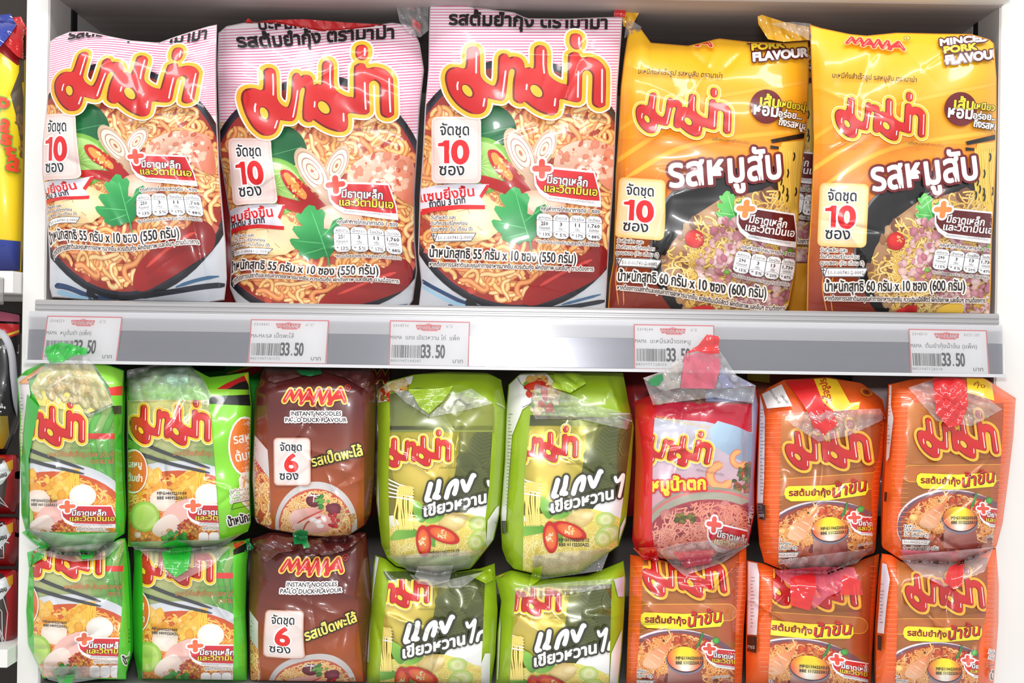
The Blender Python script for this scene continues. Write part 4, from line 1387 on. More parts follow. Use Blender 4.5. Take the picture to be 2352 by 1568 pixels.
XS0, XS1 = xpx(84, 705), xpx(2291, 735)
sh = tag(empty('shelf', ((XS0 + XS1) / 2, 0.2, ZD)), 'white shelf board carrying the large noodle packs, with metal front rail and price strip', 'shelf')
box('deck', XL1 + 0.001, XR0 - 0.001, 0.006, DEEP - 0.014, ZD - 0.018, ZD, M_PANEL, sh)
z = ZD
extrude('front_rail', [(0.006, z + 0.0008), (-0.002, z + 0.0008), (-0.004, z - 0.0012), (-0.004, z - 0.0035), (-0.003, z - 0.004), (-0.003, z - 0.0052), (-0.0042, z - 0.0057), (-0.0042, z - 0.0075),
                       (-0.0034, z - 0.008), (-0.0034, z - 0.0092), (0.006, z - 0.0092)], XS0, XS1, M_ALU, sh)
XH0, XH1 = XS0 - 0.004, XS1 + 0.002
zt, zm, zb = z - 0.0094, z - 0.0255, z - 0.0550
extrude('ticket_strip', [(0.005, zt), (-0.006, zt), (-0.0072, zm), (0.004, zm)], XH0, XH1, M_CHAN, sh)
extrude('grey_band', [(0.004, zm - 0.0001), (-0.0070, zm - 0.0001), (-0.0092, zb + 0.003), (0.004, zb + 0.003)], XH0, XH1, M_BAND, sh)
extrude('strip_lip', [(0.004, zb + 0.0029), (-0.0125, zb + 0.0029), (-0.0132, zb + 0.0022), (-0.0132, zb), (0.004, zb)], XH0 - 0.002, XH1 + 0.002, M_CHAN, sh)
extrude('clear_cover', [(-0.0102, zt - 0.001), (-0.0098, zt - 0.001), (-0.0126, zb + 0.003), (-0.0130, zb + 0.003)], XH0, XH1, M_CLEAR, sh)

lo = tag(empty('shelf', (0, 0.2, ZLOW)), 'lower shelf board under the stacked small noodle multipacks', 'shelf')
box('deck', XL1 + 0.001, XR0 - 0.001, 0.027, DEEP - 0.014, ZLOW - 0.018, ZLOW, M_DECK, lo)
z = ZLOW
extrude('front_rail', [(0.027, z), (0.020, z), (0.018, z - 0.0012), (0.018, z - 0.004), (0.019, z - 0.0045), (0.019, z - 0.008), (0.018, z - 0.0085), (0.018, z - 0.05), (0.027, z - 0.05)], XS0 - 0.004, XS1, M_DECK, lo)


# ---------------------------------------------------------------- price tags
def price_tag(px, code, size_, name, bar, label, hide=''):
    q = np.array(px, float)
    M = fit([(0, 0), (185, 0), (185, 103), (0, 103)], q)
    A = Art(31)
    A.view(K(0, 0, 1))
    A.rect(0, 0, 185, 103, (236, 120, 126))
    A.rect(2.6, 2.6, 182.4, 101.4, (252, 252, 252))
    A.text(code, 8, 15, 44, 15, 7, (150, 150, 152), res=1)
    A.poly([(60, 9), (119, 9), (117, 20), (63, 20)], (234, 88, 92))
    A.poly([(72, 20), (112, 20), (110, 23), (76, 23)], (238, 140, 144))
    A.poly([(80, 9), (90, 5), (100, 9)], (240, 170, 172))
    A.text('FOODLAND', 63, 19, 116, 19, 8, (255, 250, 250), bold=.8, slant=.15, res=1)
    A.text(size_, 130, 15, 130 + 5.2 * len(size_), 15, 7, (176, 176, 178), res=1)
    A.text(name[0], 3, 43, 3 + 6.6 * len(name[0]), 43, 8.5, (86, 86, 88), res=1)
    A.text(name[1], 38, 43, 38 + name[2], 43, 8, (86, 86, 88), res=1)
    x = 6.0
    rng = random.Random(bar)
    while x < 74:
        w = rng.choice((0.8, 0.8, 1.5, 2.2))
        A.rect(x, 56, x + w, 85, (70, 70, 72))
        x += w + rng.choice((0.9, 0.9, 1.6, 2.0))
    for i, ch in enumerate('33.50'):
        x = 75 + i * 11
        if ch == '.':
            A.rect(x + 3, 80, x + 6, 84, (62, 62, 66))
        else:
            A.text(ch, x, 84, x + 9.5, 84, 30, (62, 62, 66), bold=1.4)
    A.text(bar, 4, 95, 75, 95, 6.5, (160, 160, 162), res=1)
    A.text('บาท', 148, 95, 171, 95, 8, (70, 70, 72), res=1)
    Yt = lambda y: -0.0082 - 0.0020 * np.clip((y - q[:2, 1].mean()) / 103, 0, 1)
    c = at(q[:, 0], q[:, 1], Yt(q[:, 1]))
    V, F, C = [c, c + (0, 0.0004, 0)], [np.array([(0, 3, 2), (0, 2, 1)]), np.array([(4, 5, 6), (4, 6, 7)])], [np.tile((.9, .9, .9, 0), (8, 1))]
    k = 8
    for X, T, cc, zl in A.items:
        X = X @ M[:, :2].T + M[:, 2]
        V.append(at(X[:, 0], X[:, 1], Yt(X[:, 1]) - 0.00004 - zl * 0.000006))
        e1, e2 = X[T[:, 1]] - X[T[:, 0]], X[T[:, 2]] - X[T[:, 0]]
        ar = e1[:, 0] * e2[:, 1] - e1[:, 1] * e2[:, 0]
        F.append(np.where((ar > 0)[:, None], T[:, ::-1], T) + k)
        C.append(cc)
        k += len(X)
    o = mesh_obj('price_tag', np.concatenate(V), np.concatenate(F), M_CARD, None, np.concatenate(C), origin=c[3])
    tag(o, label, 'price tag', 'price tags in the shelf strip')


price_tag([(109, 724), (281, 728), (268, 831), (95, 829)], '3304259', "6'S", ('MAMA', 'หมูต้มยำ (แพ็ค)', 76), '8850987128011', 'white price tag at the far left, partly hidden by the green film tip')
price_tag([(577, 733), (755, 735), (750, 836), (569, 833)], '3304441', "6'S'", ('MA-MA', 'รส เป็ดพะโล้', 66), '8850987141072', 'white price tag above the maroon duck noodle pack')
price_tag([(896, 735), (1079, 739), (1077, 842), (892, 839)], '3304596', "6'S", ('MAMA', 'แกง เขียวหวาน ไก่  แพ็ค', 124), '8850987144387', 'white price tag above the left olive green curry pack')
price_tag([(1456, 744), (1640, 747), (1642, 850), (1456, 847)], '3304244', "6'S", ('MAMA', 'บะหมี่รสน้ำตกหมู', 92), '8850997128035', 'white price tag partly covered by the pointed red film tip')
price_tag([(2087, 755), (2266, 758), (2273, 861), (2092, 857)], '3304310', '8X55 GM', ('MAMA', 'ต้มยำกุ้งน้ำข้น (แพ็ค)', 122), '8850987128318', 'white price tag at the right end of the strip')
# ---------------------------------------------------------------- the large packs on the shelf
P3 = [(1079.5, 102), (1020.3, 183.6), (1088.7, 260.6), (1324.5, 96.4), (1370, 251.4), (1259.8, 261.7), (1065.3, 205), (1239, 209), (996.9, 273.2), (1098.1, 413.9), (1244.8, 388.5), (1123.6, 423.6),
      (1113.4, 480.1), (1232.7, 495.1), (1383.4, 550.9), (987.9, 589.6), (1322.3, 601.8), (1221.7, 575.1), (1363, 621.1)]
P2 = [(610.4, 151.5), (551.6, 229.6), (608.6, 310.4), (832.4, 121.7), (885.2, 274.8), (778.4, 300.3), (600.5, 257.1), (749.7, 245.6), (529.4, 322.5), (632, 460), (770.8, 424.8), (654.5, 470.8),
      (652, 527.8), (765.9, 525.4), (926.6, 582.3), (530.9, 628.3), (868.9, 628.3), (757.4, 610.2), (916.2, 648.9)]
P1 = [(188.6, 116), (123.1, 195.1), (161, 253.7), (409, 126.3), (425, 241), (324, 265.2), (153.7, 205.5), (304.5, 214.6), (103.6, 268.6), (178.8, 403), (310.9, 359.4), (215.1, 404.2),
      (204.2, 456.3), (313.3, 451.5), (469.6, 496.3), (116.2, 563), (411.4, 541.2), (303.6, 531.5), (457.5, 559.3)]
X3 = [(962, 600), (1190, 702), (1395, 650), (1040, 40), (1390, 60)]
m2 = tps(P3 + X3[:2] + X3[3:], P2 + [(528, 664), (720, 712)] + [(552, 92), (900, 82)], 0.002)
m1 = tps(P3 + X3, P1 + [(116, 607), (300, 672), (514, 606)] + [(165, 78), (470, 84)], 0.002)
AP = art_pink()
GP = 'pink ten-sachet noodle packs'
k1 = Pack('noodle_pack', 'large pink striped noodle pack at the left end of the shelf, against the white upright', 'noodle pack',
          [(95, 112), (200, 108), (260, 103), (330, 95), (400, 95), (440, 100), (520, 107), (600, 112), (660, 112), (692, 120)],
          [(55, 500), (150, 498), (250, 499), (330, 503), (400, 506), (480, 513), (560, 520), (640, 523), (700, 516)],
          [(110, 98), (130, 85), (160, 73), (200, 72), (250, 83), (300, 93), (365, 98), (400, 85), (440, 72), (480, 60), (500, 56)],
          [(116, 682), (200, 690), (350, 693), (480, 695), (520, 688)], 0.018, 0.032, seed=5, group=GP, q=0.5)
k1.build([(AP, m1, None)], (214, 196, 200), M_FILM)
k2 = Pack('noodle_pack', 'large pink striped noodle pack standing second from the left, slightly lower than its right neighbour', 'noodle pack',
          [(70, 500), (150, 497), (250, 500), (350, 502), (430, 515), (500, 526), (600, 529), (660, 526), (708, 545)],
          [(55, 948), (100, 966), (160, 976), (250, 966), (350, 960), (450, 954), (550, 955), (620, 960), (690, 950), (712, 935)],
          [(497, 80), (520, 60), (560, 52), (610, 50), (650, 53), (700, 62), (740, 70), (780, 67), (850, 60), (900, 52), (945, 58), (978, 92)],
          [(525, 694), (560, 704), (700, 712), (900, 714), (962, 704)], 0.060, 0.034, seed=6, group=GP, q=0.5)
k2.build([(AP, m2, None)], (214, 196, 200), M_FILM)
k2.film('red_seal', [(562, 52), (570, 41), (582, 52), (620, 46), (700, 44), (800, 52), (880, 56), (900, 62), (900, 72), (760, 74), (650, 60)], 'red', -0.004, 0.003, 4, label='red back edge of the bag')
k3 = Pack('noodle_pack', 'tallest large pink striped noodle pack, in the middle of the shelf beside the yellow ones', 'noodle pack',
          [(12, 985), (80, 983), (160, 982), (250, 974), (350, 969), (450, 962), (580, 958), (650, 966), (720, 958)],
          [(40, 1432), (100, 1428), (200, 1420), (350, 1414), (450, 1409), (550, 1402), (650, 1396), (720, 1392)],
          [(983, 12), (1060, 9), (1100, 18), (1180, 28), (1210, 42), (1300, 43), (1380, 40), (1435, 38)],
          [(956, 712), (1000, 718), (1200, 722), (1396, 720)], 0.050, 0.036, seed=7, group=GP, q=0.5)
k3.build([(AP, ID, None)], (214, 196, 200), M_FILM)
k3.film('film_ear', [(984, 16), (955, 8), (910, 12), (918, 50), (940, 80), (965, 86), (984, 70)], 'clear', -0.006, 0.006, 5, label='clear see-through corner of the bag')
k3.film('red_seal', [(985, 14), (960, 2), (912, -6), (908, 14), (940, 20), (984, 18)], 'red', -0.007, 0.003, 6, label='red corner of the seal')
k3.film('red_seal', [(944, 38), (966, 56), (966, 78), (946, 60)], 'red', -0.004, 0.002, 8, label='small red folded corner')
k3.film('red_seal', [(1410, 38), (1414, -6), (1420, -6), (1438, 22), (1436, 40)], 'red', -0.004, 0.003, 9, label='red right corner of the seal')

Q5 = [(1949.4, 220.4), (1957.4, 315), (2090.1, 220.8), (2111.2, 315), (2207.6, 250.2), (2003.5, 439.5), (2248.4, 368.1), (1890, 424.2), (1983.1, 559.4), (2166.2, 481.1), (2280.3, 628.3), (2216.5, 657.6), (1995.8, 615.5), (2058.3, 554.3), (2173.2, 146.9), (1911.5, 174.5), (1964, 545)]
Q4 = [(1495.6, 210), (1495.6, 304.2), (1641.4, 211.2), (1664.3, 306.5), (1761.4, 244.5), (1536.7, 430.6), (1798.2, 365.5), (1428.3, 411.4), (1517.6, 544.1), (1713.5, 479), (1821.1, 642.3), (1759.9, 674.2), (1522.7, 597.7), (1595.4, 549.2), (1729.8, 140), (1465.8, 165.3), (1500, 530)]
AY = art_yellow()
GY = 'yellow ten-sachet noodle packs'
k4 = Pack('noodle_pack', 'large yellow minced pork noodle pack next to the pink packs, lower left corner folded', 'noodle pack',
          [(80, 1440), (130, 1432), (200, 1424), (300, 1419), (400, 1412), (500, 1410), (600, 1407), (650, 1398), (720, 1394)],
          [(95, 1858), (150, 1860), (250, 1858), (350, 1848), (450, 1838), (550, 1834), (620, 1829), (700, 1813), (725, 1800)],
          [(1425, 100), (1440, 66), (1472, 66), (1495, 98), (1580, 105), (1615, 97), (1650, 88), (1720, 96), (1800, 98), (1862, 94)],
          [(1394, 716), (1500, 722), (1700, 724), (1816, 722)], 0.054, 0.036, seed=18, group=GY, q=0.5,
          creases=[(1500, 590, 1830, 690, 9, -0.0035), (1575, 110, 1650, 175, 9, -0.003), (1650, 175, 1712, 112, 9, -0.003), (1410, 610, 1550, 600, 8, 0.003), (1540, 420, 1480, 640, 9, 0.002)])
k4.build([(AY, tps(Q5, Q4, 0.002), None)], (236, 160, 40), M_FILM)
k4.film('yellow_ear', [(1432, 60), (1426, 20), (1440, 3), (1456, 4), (1472, 18), (1468, 30), (1456, 52), (1450, 70)], 'yellow', -0.008, 0.004, 4, label='twisted yellow corner of the bag')
k4.film('film_ear', [(1434, 88), (1438, 52), (1456, 50), (1474, 62), (1470, 72), (1448, 78)], 'clear', -0.003, 0.005, 5, label='clear film corner')
k5 = Pack('noodle_pack', 'large yellow minced pork noodle pack at the right end of the shelf', 'noodle pack',
          [(55, 1858), (200, 1864), (330, 1867), (400, 1865), (500, 1860), (600, 1853), (725, 1851)],
          [(78, 2268), (100, 2285), (180, 2291), (280, 2291), (350, 2290), (450, 2286), (550, 2280), (650, 2278), (730, 2275)],
          [(1858, 55), (1885, 64), (1950, 78), (1990, 82), (2060, 75), (2150, 77), (2230, 78), (2272, 90), (2292, 108)],
          [(1850, 715), (2000, 718), (2280, 722)], 0.018, 0.033, seed=9, group=GY, q=0.5, creases=[(2040, 712, 2220, 640, 7, 0.003), (2000, 560, 2060, 720, 9, -0.003)])
k5.build([(AY, ID, None)], (236, 160, 40), M_FILM)
k5.film('yellow_ear', [(1858, 62), (1800, 50), (1750, 34), (1740, 38), (1742, 56), (1764, 90), (1800, 96), (1858, 92)], 'yellow', -0.012, 0.004, 4, label='long yellow corner pulled to the left')
k5.film('film_ear', [(1770, 54), (1820, 50), (1862, 54), (1864, 96), (1840, 82), (1800, 66)], 'clear', -0.006, 0.004, 5, label='clear film corner')
# ---------------------------------------------------------------- the small multipacks below, two layers deep
AG, AB, AO, AR, AE = art_green(), art_brown(), art_olive(), art_porkred(), art_orange()
LATER = []


def dated(a, b, x, y, w, col=(40, 34, 30), rot=0.0):
    A = Art(5)
    mfg(A, K(x, y, 200.0 / w) @ np.array([[1, 0, 0], [rot, 1, 0], [0, 0, 1]]), a, b, col)
    return A


def small_text(A, rows, col=(80, 70, 70), h=4.5):
    for t, x0, y0, x1, y1 in rows:
        A.text(t, x0, y0, x1, y1, h, col, res=1)


def info(A, x, y0, y1, lean=0.0):
    """column of small nutrition print on a white flank"""
    for i in range(int((y1 - y0) / 8)):
        y = y0 + i * 8
        A.rect(x + lean * (y - y0), y, x + A.rng.uniform(3, 11) + lean * (y - y0), y + 1.8, (150, 144, 142))


GREEN, LIME, DG = (66, 196, 52), (132, 216, 44), (36, 160, 60)
UP, LOW = dict(Y0=0.034, H=0.040, Hb=0.03, p=(4.5, 4.0), q=0.5, ncr=28), dict(Y0=0.042, H=0.036, Hb=0.03, p=(4.5, 5.0), q=0.5, ncr=28)
UPF, LOWF = dict(UP, Y0=0.016, H=0.032), dict(LOW, Y0=0.0165, H=0.030)
G_G, G_B, G_O, G_E = 'green noodle multipacks', 'maroon duck noodle multipacks', 'olive green curry multipacks', 'orange noodle multipacks'


def side_text(A):
    A.poly(ell(562, 1024, 38, 68), (250, 250, 240))
    A.poly(ell(563, 1024, 35, 64), (236, 124, 40))
    A.text('รสหมู', 538, 1019, 590, 1011, 17, (255, 250, 240), bold=1)
    A.text('ต้มยำ', 543, 1060, 592, 1050, 17, (255, 250, 240), bold=1)
    A.poly([(548, 1100), (556, 1085), (580, 1080), (580, 1180), (552, 1150)], (240, 236, 226))
    A.curly(in_poly([(556, 1090), (580, 1085), (580, 1180), (556, 1145)]), (556, 1085, 580, 1180), 14, 6, 4, [(240, 190, 90), (226, 160, 70)], (180, 100, 40))
    for i, t in enumerate(('วันที่ผลิต และ', 'วันที่ควรบริโภค', 'ดูบนซอง (วัน')):
        A.text(t, 529, 1132 + i * 11, 574, 1124 + i * 11, 5.5, (40, 40, 36), (250, 246, 236), 3, res=1)
    A.stroke([(532, 1170), (574, 1160), (574, 1148), (536, 1156)], 1.2, (40, 40, 36), True, nd=4)
    A.text('น้ำหนักสุทธิ', 526, 1208, 600, 1190, 15, (30, 30, 30), (250, 250, 246), 6, 1.5)


def b_a1(A):
    A.poly([(30, 862), (64, 862), (70, 905), (56, 960), (49, 1060), (48, 1200), (30, 1200)], (232, 228, 226))
    info(A, 44, 905, 1180, -0.02)
    A.poly([(40, 880), (96, 838), (100, 850), (62, 872), (66, 880)], (240, 170, 110))
    for P, c in (([(200, 815), (290, 850), (290, 890), (252, 890)], (150, 222, 70)), ([(248, 890), (292, 884), (292, 908), (254, 908)], (226, 44, 40)), ([(254, 908), (292, 908), (292, 932), (258, 932)], (120, 214, 50)),
                 ([(259, 932), (292, 930), (292, 950), (262, 950)], (30, 34, 34)), ([(62, 905), (90, 935), (66, 1050), (66, 1230), (50, 1230), (52, 1000)], (52, 172, 56)),
                 ([(95, 845), (200, 815), (260, 925), (200, 950), (90, 930), (70, 890)], (222, 214, 120))):
        A.poly(P, c)
    A.curly(in_poly([(95, 860), (200, 840), (240, 930), (100, 935)]), (80, 850, 250, 940), 26, 9, 8, [(244, 222, 120), (240, 200, 90), (250, 236, 170)], (214, 180, 80))


def b_a2(A):
    A.poly([(478, 850), (590, 850), (590, 1250), (506, 1250), (496, 1090), (481, 920)], LIME)
    A.poly([(482, 902), (520, 880), (560, 862), (590, 850), (590, 900), (540, 900)], (206, 36, 40))
    A.poly([(500, 905), (550, 878), (590, 868), (590, 905)], (34, 36, 34))
    A.poly([(478, 893), (590, 895), (590, 908), (480, 906)], (150, 216, 50))
    A.poly([(480, 910), (590, 905), (590, 932), (482, 927)], (30, 34, 34))
    A.poly([(560, 860), (575, 855), (582, 880), (574, 890)], (250, 200, 50))
    side_text(A)


def b_a3(A):
    A.poly([(285, 1238), (320, 1230), (320, 1560), (268, 1560), (280, 1397)], (84, 200, 46))
    A.poly([(286, 1236), (300, 1232), (302, 1258), (288, 1256)], (30, 34, 34))
    A.text('น้ำหนัก', 288, 1526, 316, 1512, 14, (30, 30, 30), (250, 250, 246), 6, 1.5)
    for i in range(4):
        A.rect(296, 1444 + i * 9, 312, 1448 + i * 9, (40, 60, 40))


def b_a4(A):
    A.poly([(535, 1240), (580, 1230), (580, 1600), (535, 1600)], (88, 202, 46))
    A.poly([(536, 1246), (566, 1222), (574, 1236), (540, 1262)], (226, 44, 40))
    A.poly([(536, 1262), (576, 1240), (576, 1262), (536, 1275)], (24, 26, 26))


def leafy(A, P, n=10):
    A.poly(P, (246, 236, 190))
    f = in_poly(P)
    q = np.array(P)
    b = (q[:, 0].min(), q[:, 1].min(), q[:, 0].max(), q[:, 1].max())
    A.bits(f, b, n * 3, 5, 13, [(240, 210, 120), (232, 180, 90), (214, 60, 40), (250, 236, 190), (120, 170, 60)], .9)


def b_c1(A):
    A.poly([(860, 1050), (866, 1050), (872, 1180), (870, 1200), (858, 1200)], (236, 234, 228))
    A.poly([(858, 1196), (872, 1196), (874, 1232), (866, 1232)], (24, 22, 22))
    A.poly([(890, 880), (950, 858), (945, 880), (905, 905), (900, 918), (866, 925), (866, 900)], (244, 242, 236))
    leafy(A, [(870, 912), (885, 880), (930, 866), (935, 885), (905, 905), (895, 918)])
    A.poly([(895, 905), (960, 890), (1120, 920), (1136, 935), (1136, 992), (896, 992)], G((900, 920), (96, 104, 60), (1000, 985), (140, 150, 60)))
    A.poly([(1165, 1150), (1140, 1165), (1120, 1195), (1116, 1262), (1132, 1262), (1165, 1200)], (242, 242, 238))
    small_text(A, [('วันที่ผลิต', 1139, 1206, 1160, 1200), ('วันที่ควร', 1141, 1218, 1160, 1212), ('ดูบนซอง', 1141, 1229, 1158, 1224)], (30, 28, 28), 6)
    A.strip(smooth([(1140, 925), (1158, 935), (1162, 950)], 4), 2, (220, 226, 220))


def b_c2(A):
    A.poly([(1165, 880), (1180, 850), (1250, 850), (1275, 880), (1222, 925), (1200, 940), (1176, 1000), (1168, 1100), (1162, 1200), (1150, 1200)], (242, 241, 238))
    leafy(A, [(1196, 878), (1240, 856), (1290, 890), (1280, 945), (1222, 945), (1220, 915)], 14)
    A.blob(1228, 885, 26, 9, (226, 70, 40), (196, 30, 26), rot=-12)
    A.blob(1250, 900, 8, 22, (226, 80, 50), (196, 30, 26), rot=-8)
    A.stroke([(1186, 862), (1196, 880), (1222, 905), (1222, 925), (1200, 935)], 1.2, (60, 60, 60))
    info(A, 1168, 950, 1180, -0.03)
    A.poly([(1148, 1196), (1162, 1196), (1162, 1225), (1150, 1225)], (24, 22, 22))
    A.poly([(1440, 1180), (1425, 1210), (1416, 1290), (1432, 1240), (1446, 1190)], (244, 244, 242))
    for q in ([(1418, 955), (1446, 965), (1460, 970)], [(1400, 950), (1452, 950)]):
        A.strip(smooth(q, 4), 3, (244, 246, 244))


def b_c3(A):
    A.poly([(842, 1260), (866, 1258), (872, 1270), (862, 1330), (852, 1400), (846, 1520), (834, 1520), (838, 1400)], (236, 234, 230))
    A.poly([(1098, 1545), (1114, 1500), (1126, 1500), (1124, 1600), (1090, 1600)], (242, 242, 238))
    A.poly([(880, 1312), (1110, 1310), (1116, 1338), (890, 1332)], (70, 86, 36))


def b_c4(A):
    A.poly([(1130, 1340), (1146, 1350), (1150, 1440), (1144, 1560), (1130, 1560)], (236, 234, 230))
    leafy(A, [(1122, 1282), (1146, 1276), (1160, 1300), (1150, 1325), (1132, 1310)], 6)
    A.poly([(1404, 1500), (1440, 1420), (1440, 1600), (1398, 1600)], (240, 240, 236))
    A.poly([(1410, 1330), (1438, 1322), (1440, 1370), (1420, 1370)], (206, 196, 214))


def b_d1(A):
    A.poly([(1720, 860), (1760, 860), (1760, 1300), (1714, 1300), (1719, 1143), (1730, 1000), (1731, 893)], G((1730, 900), (176, 184, 226), (1720, 1200), (170, 132, 160)))
    A.poly([(1440, 860), (1490, 870), (1492, 902), (1470, 910), (1440, 930)], (240, 238, 238))
    A.poly([(1478, 878), (1520, 852), (1528, 880), (1500, 900)], G((1480, 880), (80, 130, 60), (1520, 880), (30, 70, 36)))
    A.text('หมู', 1727, 1206, 1736, 1166, 9, (40, 34, 40), (246, 240, 244), 4, 1)
    A.strip(smooth([(1470, 905), (1500, 898), (1530, 892)], 4), 3, (250, 240, 240))


def orange_lines(A, x0, x1, y0, y1):
    for i in range(int((y1 - y0) / 11)):
        y = y0 + i * 11
        A.rect(x0, y, x1, y + 1.2, (250, 142, 74))


def b_e1(A):
    orange_lines(A, 1752, 1796, 960, 1280)
    orange_lines(A, 2022, 2042, 960, 1050)
    orange_lines(A, 2006, 2042, 1060, 1250)
    A.poly([(1738, 880), (1752, 930), (1757, 960), (1755, 1100), (1752, 1155), (1738, 1155)], (234, 226, 228))
    info(A, 1746, 940, 1140)
    A.poly([(1738, 1155), (1757, 1160), (1757, 1194), (1738, 1190)], (22, 20, 20))
    A.text('7955', 1741, 1186, 1755, 1187, 6, (230, 226, 226), res=1)
    A.poly([(1750, 905), (1795, 882), (1820, 932), (1762, 938)], (238, 234, 232))
    small_text(A, [('สงวนสิทธิ์', 1766, 896, 1788, 928), ('(พิมพ์)', 1792, 908, 1808, 928)], (50, 46, 46), 5)
    A.poly([(1802, 872), (1868, 864), (1895, 926), (1922, 945), (1862, 955), (1828, 905)], (218, 26, 30))
    A.poly([(1866, 862), (1916, 860), (1952, 925), (1976, 922), (1972, 940), (1914, 944), (1890, 922)], (250, 206, 40))
    A.text('ำเร็จรูปรส', 1912, 928, 1894, 858, 13, (196, 40, 34), bold=1)
    A.blob(1990, 900, 14, 9, (110, 20, 20), (240, 160, 40), rot=20)


def b_e2(A):
    orange_lines(A, 2048, 2086, 900, 1250)
    orange_lines(A, 2306, 2340, 920, 1080)
    orange_lines(A, 2292, 2340, 1090, 1250)
    A.poly([(2030, 860), (2048, 880), (2046, 930), (2052, 960), (2042, 1050), (2036, 1060), (2030, 1000)], (232, 224, 224))
    info(A, 2034, 880, 1030)
    A.poly([(2220, 862), (2276, 868), (2284, 920), (2222, 902)], (250, 206, 40))
    A.text('กุ้ง', 2236, 885, 2262, 892, 8, (150, 60, 20))
    A.poly([(2026, 1128), (2038, 1130), (2036, 1152), (2026, 1150)], (22, 20, 20))


def b_e3(A):
    orange_lines(A, 1444, 1476, 1300, 1560)
    orange_lines(A, 1690, 1722, 1290, 1560)


def b_e4(A):
    orange_lines(A, 1744, 1776, 1310, 1560)
    orange_lines(A, 2000, 2024, 1300, 1560)
    A.poly([(1712, 1262), (1735, 1275), (1744, 1320), (1742, 1400), (1738, 1458), (1712, 1456)], (234, 222, 228))
    info(A, 1724, 1325, 1450)
    A.poly([(1712, 1458), (1738, 1462), (1737, 1499), (1712, 1494)], (22, 20, 20))
    A.text('7955', 1716, 1488, 1733, 1490, 7, (230, 226, 226), res=1)


def b_e5(A):
    orange_lines(A, 2036, 2060, 1300, 1560)
    orange_lines(A, 2266, 2300, 1300, 1560)
    A.poly([(2012, 1290), (2036, 1295), (2044, 1330), (2036, 1390), (2030, 1455), (2012, 1452)], (226, 214, 224))
    info(A, 2020, 1340, 1440)
    A.poly([(2012, 1456), (2026, 1460), (2024, 1494), (2012, 1490)], (22, 20, 20))
    A.text('วันที่ผลิต', 2270, 1500, 2294, 1506, 7, (40, 34, 34), (250, 240, 236), 3, res=1)
    A.text('ควรบริโภค', 2270, 1512, 2294, 1518, 7, (40, 34, 34), (250, 240, 236), 3, res=1)
    A.stroke([(2272, 1528), (2294, 1524), (2290, 1540), (2274, 1541)], 1.4, (40, 34, 34), True, nd=4)
    A.text('น้ำ', 2276, 1560, 2292, 1560, 14, (40, 34, 34), (250, 240, 236), 5, 1)


def multipack(label, group, L, R, T, B, kw, seed, body, inner, win, outer, m=None, films=(), extra=None, name='noodle_multipack', metal=0.0):
    if kw is LOW or kw is LOWF:                           # stands on the lower deck, its top tucked under the bags above
        B = [(x, 1573 + 0.0148 * (x - 1176)) for x in range(0, 2353, 42)]
        top = curve(T)
        T = []
        for x in range(int(min(a for _, a in L)) - 20, int(max(a for _, a in R)) + 21, 10):
            y = float(top(x))
            for p in PACKS[5:]:
                ym = 0.5 * (p.T(x) + p.B(x))
                if p.Y0 in (UP['Y0'], UPF['Y0']) and p.L(ym) - 4 < x < p.R(ym) + 4:
                    y = max(y, float(p.B(x)) + 3)
            T.append((x, y))
    k = Pack(name, label, 'noodle pack', L, R, T, B, seed=seed, group=group, **kw)
    lay = []
    if inner is not None:
        lay.append((inner[0], inner[1], win))
    if extra is not None:
        extra.items = [(V, T, C, zl + inner[0].z + 3) for V, T, C, zl in extra.items]
        lay.append((extra, ID, win))
    if outer is not None:
        A = Art(seed)
        A.z = 2.0
        outer(A)
        A.items = [(V, T, C, zl * 1.5) for V, T, C, zl in A.items]
        lay.append((A, ID, None))
    k.build(lay, body, m or M_FOIL, 48, 60, metal=metal)
    for i, f in enumerate(films):
        LATER.append((k, f, seed * 10 + i))
    return k


A1 = multipack('green noodle multipack at upper left with a bright green film tip standing up', G_G,
               [(845, 45), (870, 36), (960, 44), (1000, 42), (1100, 46), (1180, 47), (1225, 58), (1275, 90)], [(820, 288), (850, 287), (920, 285), (1000, 282), (1100, 284), (1180, 289), (1225, 288), (1275, 270)],
               [(36, 872), (60, 850), (100, 832), (160, 818), (225, 826), (288, 852)], [(50, 1225), (100, 1255), (150, 1270), (220, 1268), (290, 1222)], UPF, 41, GREEN,
               (AG, shift(-289, 2)), window([(920, 92), (939, 88.6), (1057, 64.6), (1210, 67.8)], [(929, 261), (1089, 265.5), (1223, 265.5)], t=[(60, 925), (270, 925)], b=[(60, 1222), (270, 1222)]), b_a1,
               films=[('film_tuft', 'clear', [(64, 868), (105, 834), (160, 816), (198, 812), (246, 878), (262, 930), (205, 958), (130, 935), (72, 902)], (0.001, 0.007, (806, -.0185, 930, -.010))),
                      ('seal_tab', 'green', [(102, 805), (108, 795), (140, 786), (165, 791), (202, 800), (200, 814), (170, 816), (145, 831), (114, 834)], (0.004, 0.004, (786, -.021, 834, -.0185)), 'bright green film tip'),
                      ('film_fold', 'clear', [(62, 1214), (160, 1228), (272, 1222), (256, 1254), (185, 1276), (112, 1262)]),
                      ('seal_tab', 'green', [(50, 1222), (66, 1214), (116, 1254), (100, 1264), (70, 1240)], (0.003, 0.003), 'green bottom corner'),
                      ('seal_tab', 'green', [(178, 1262), (216, 1270), (212, 1282), (188, 1284)], (0.010, 0.003), 'small green bottom tip')],
               extra=dated('MFG06052202:03', 'BBE 061122SA21', 72, 1146, 58, (60, 50, 44), 0.02))
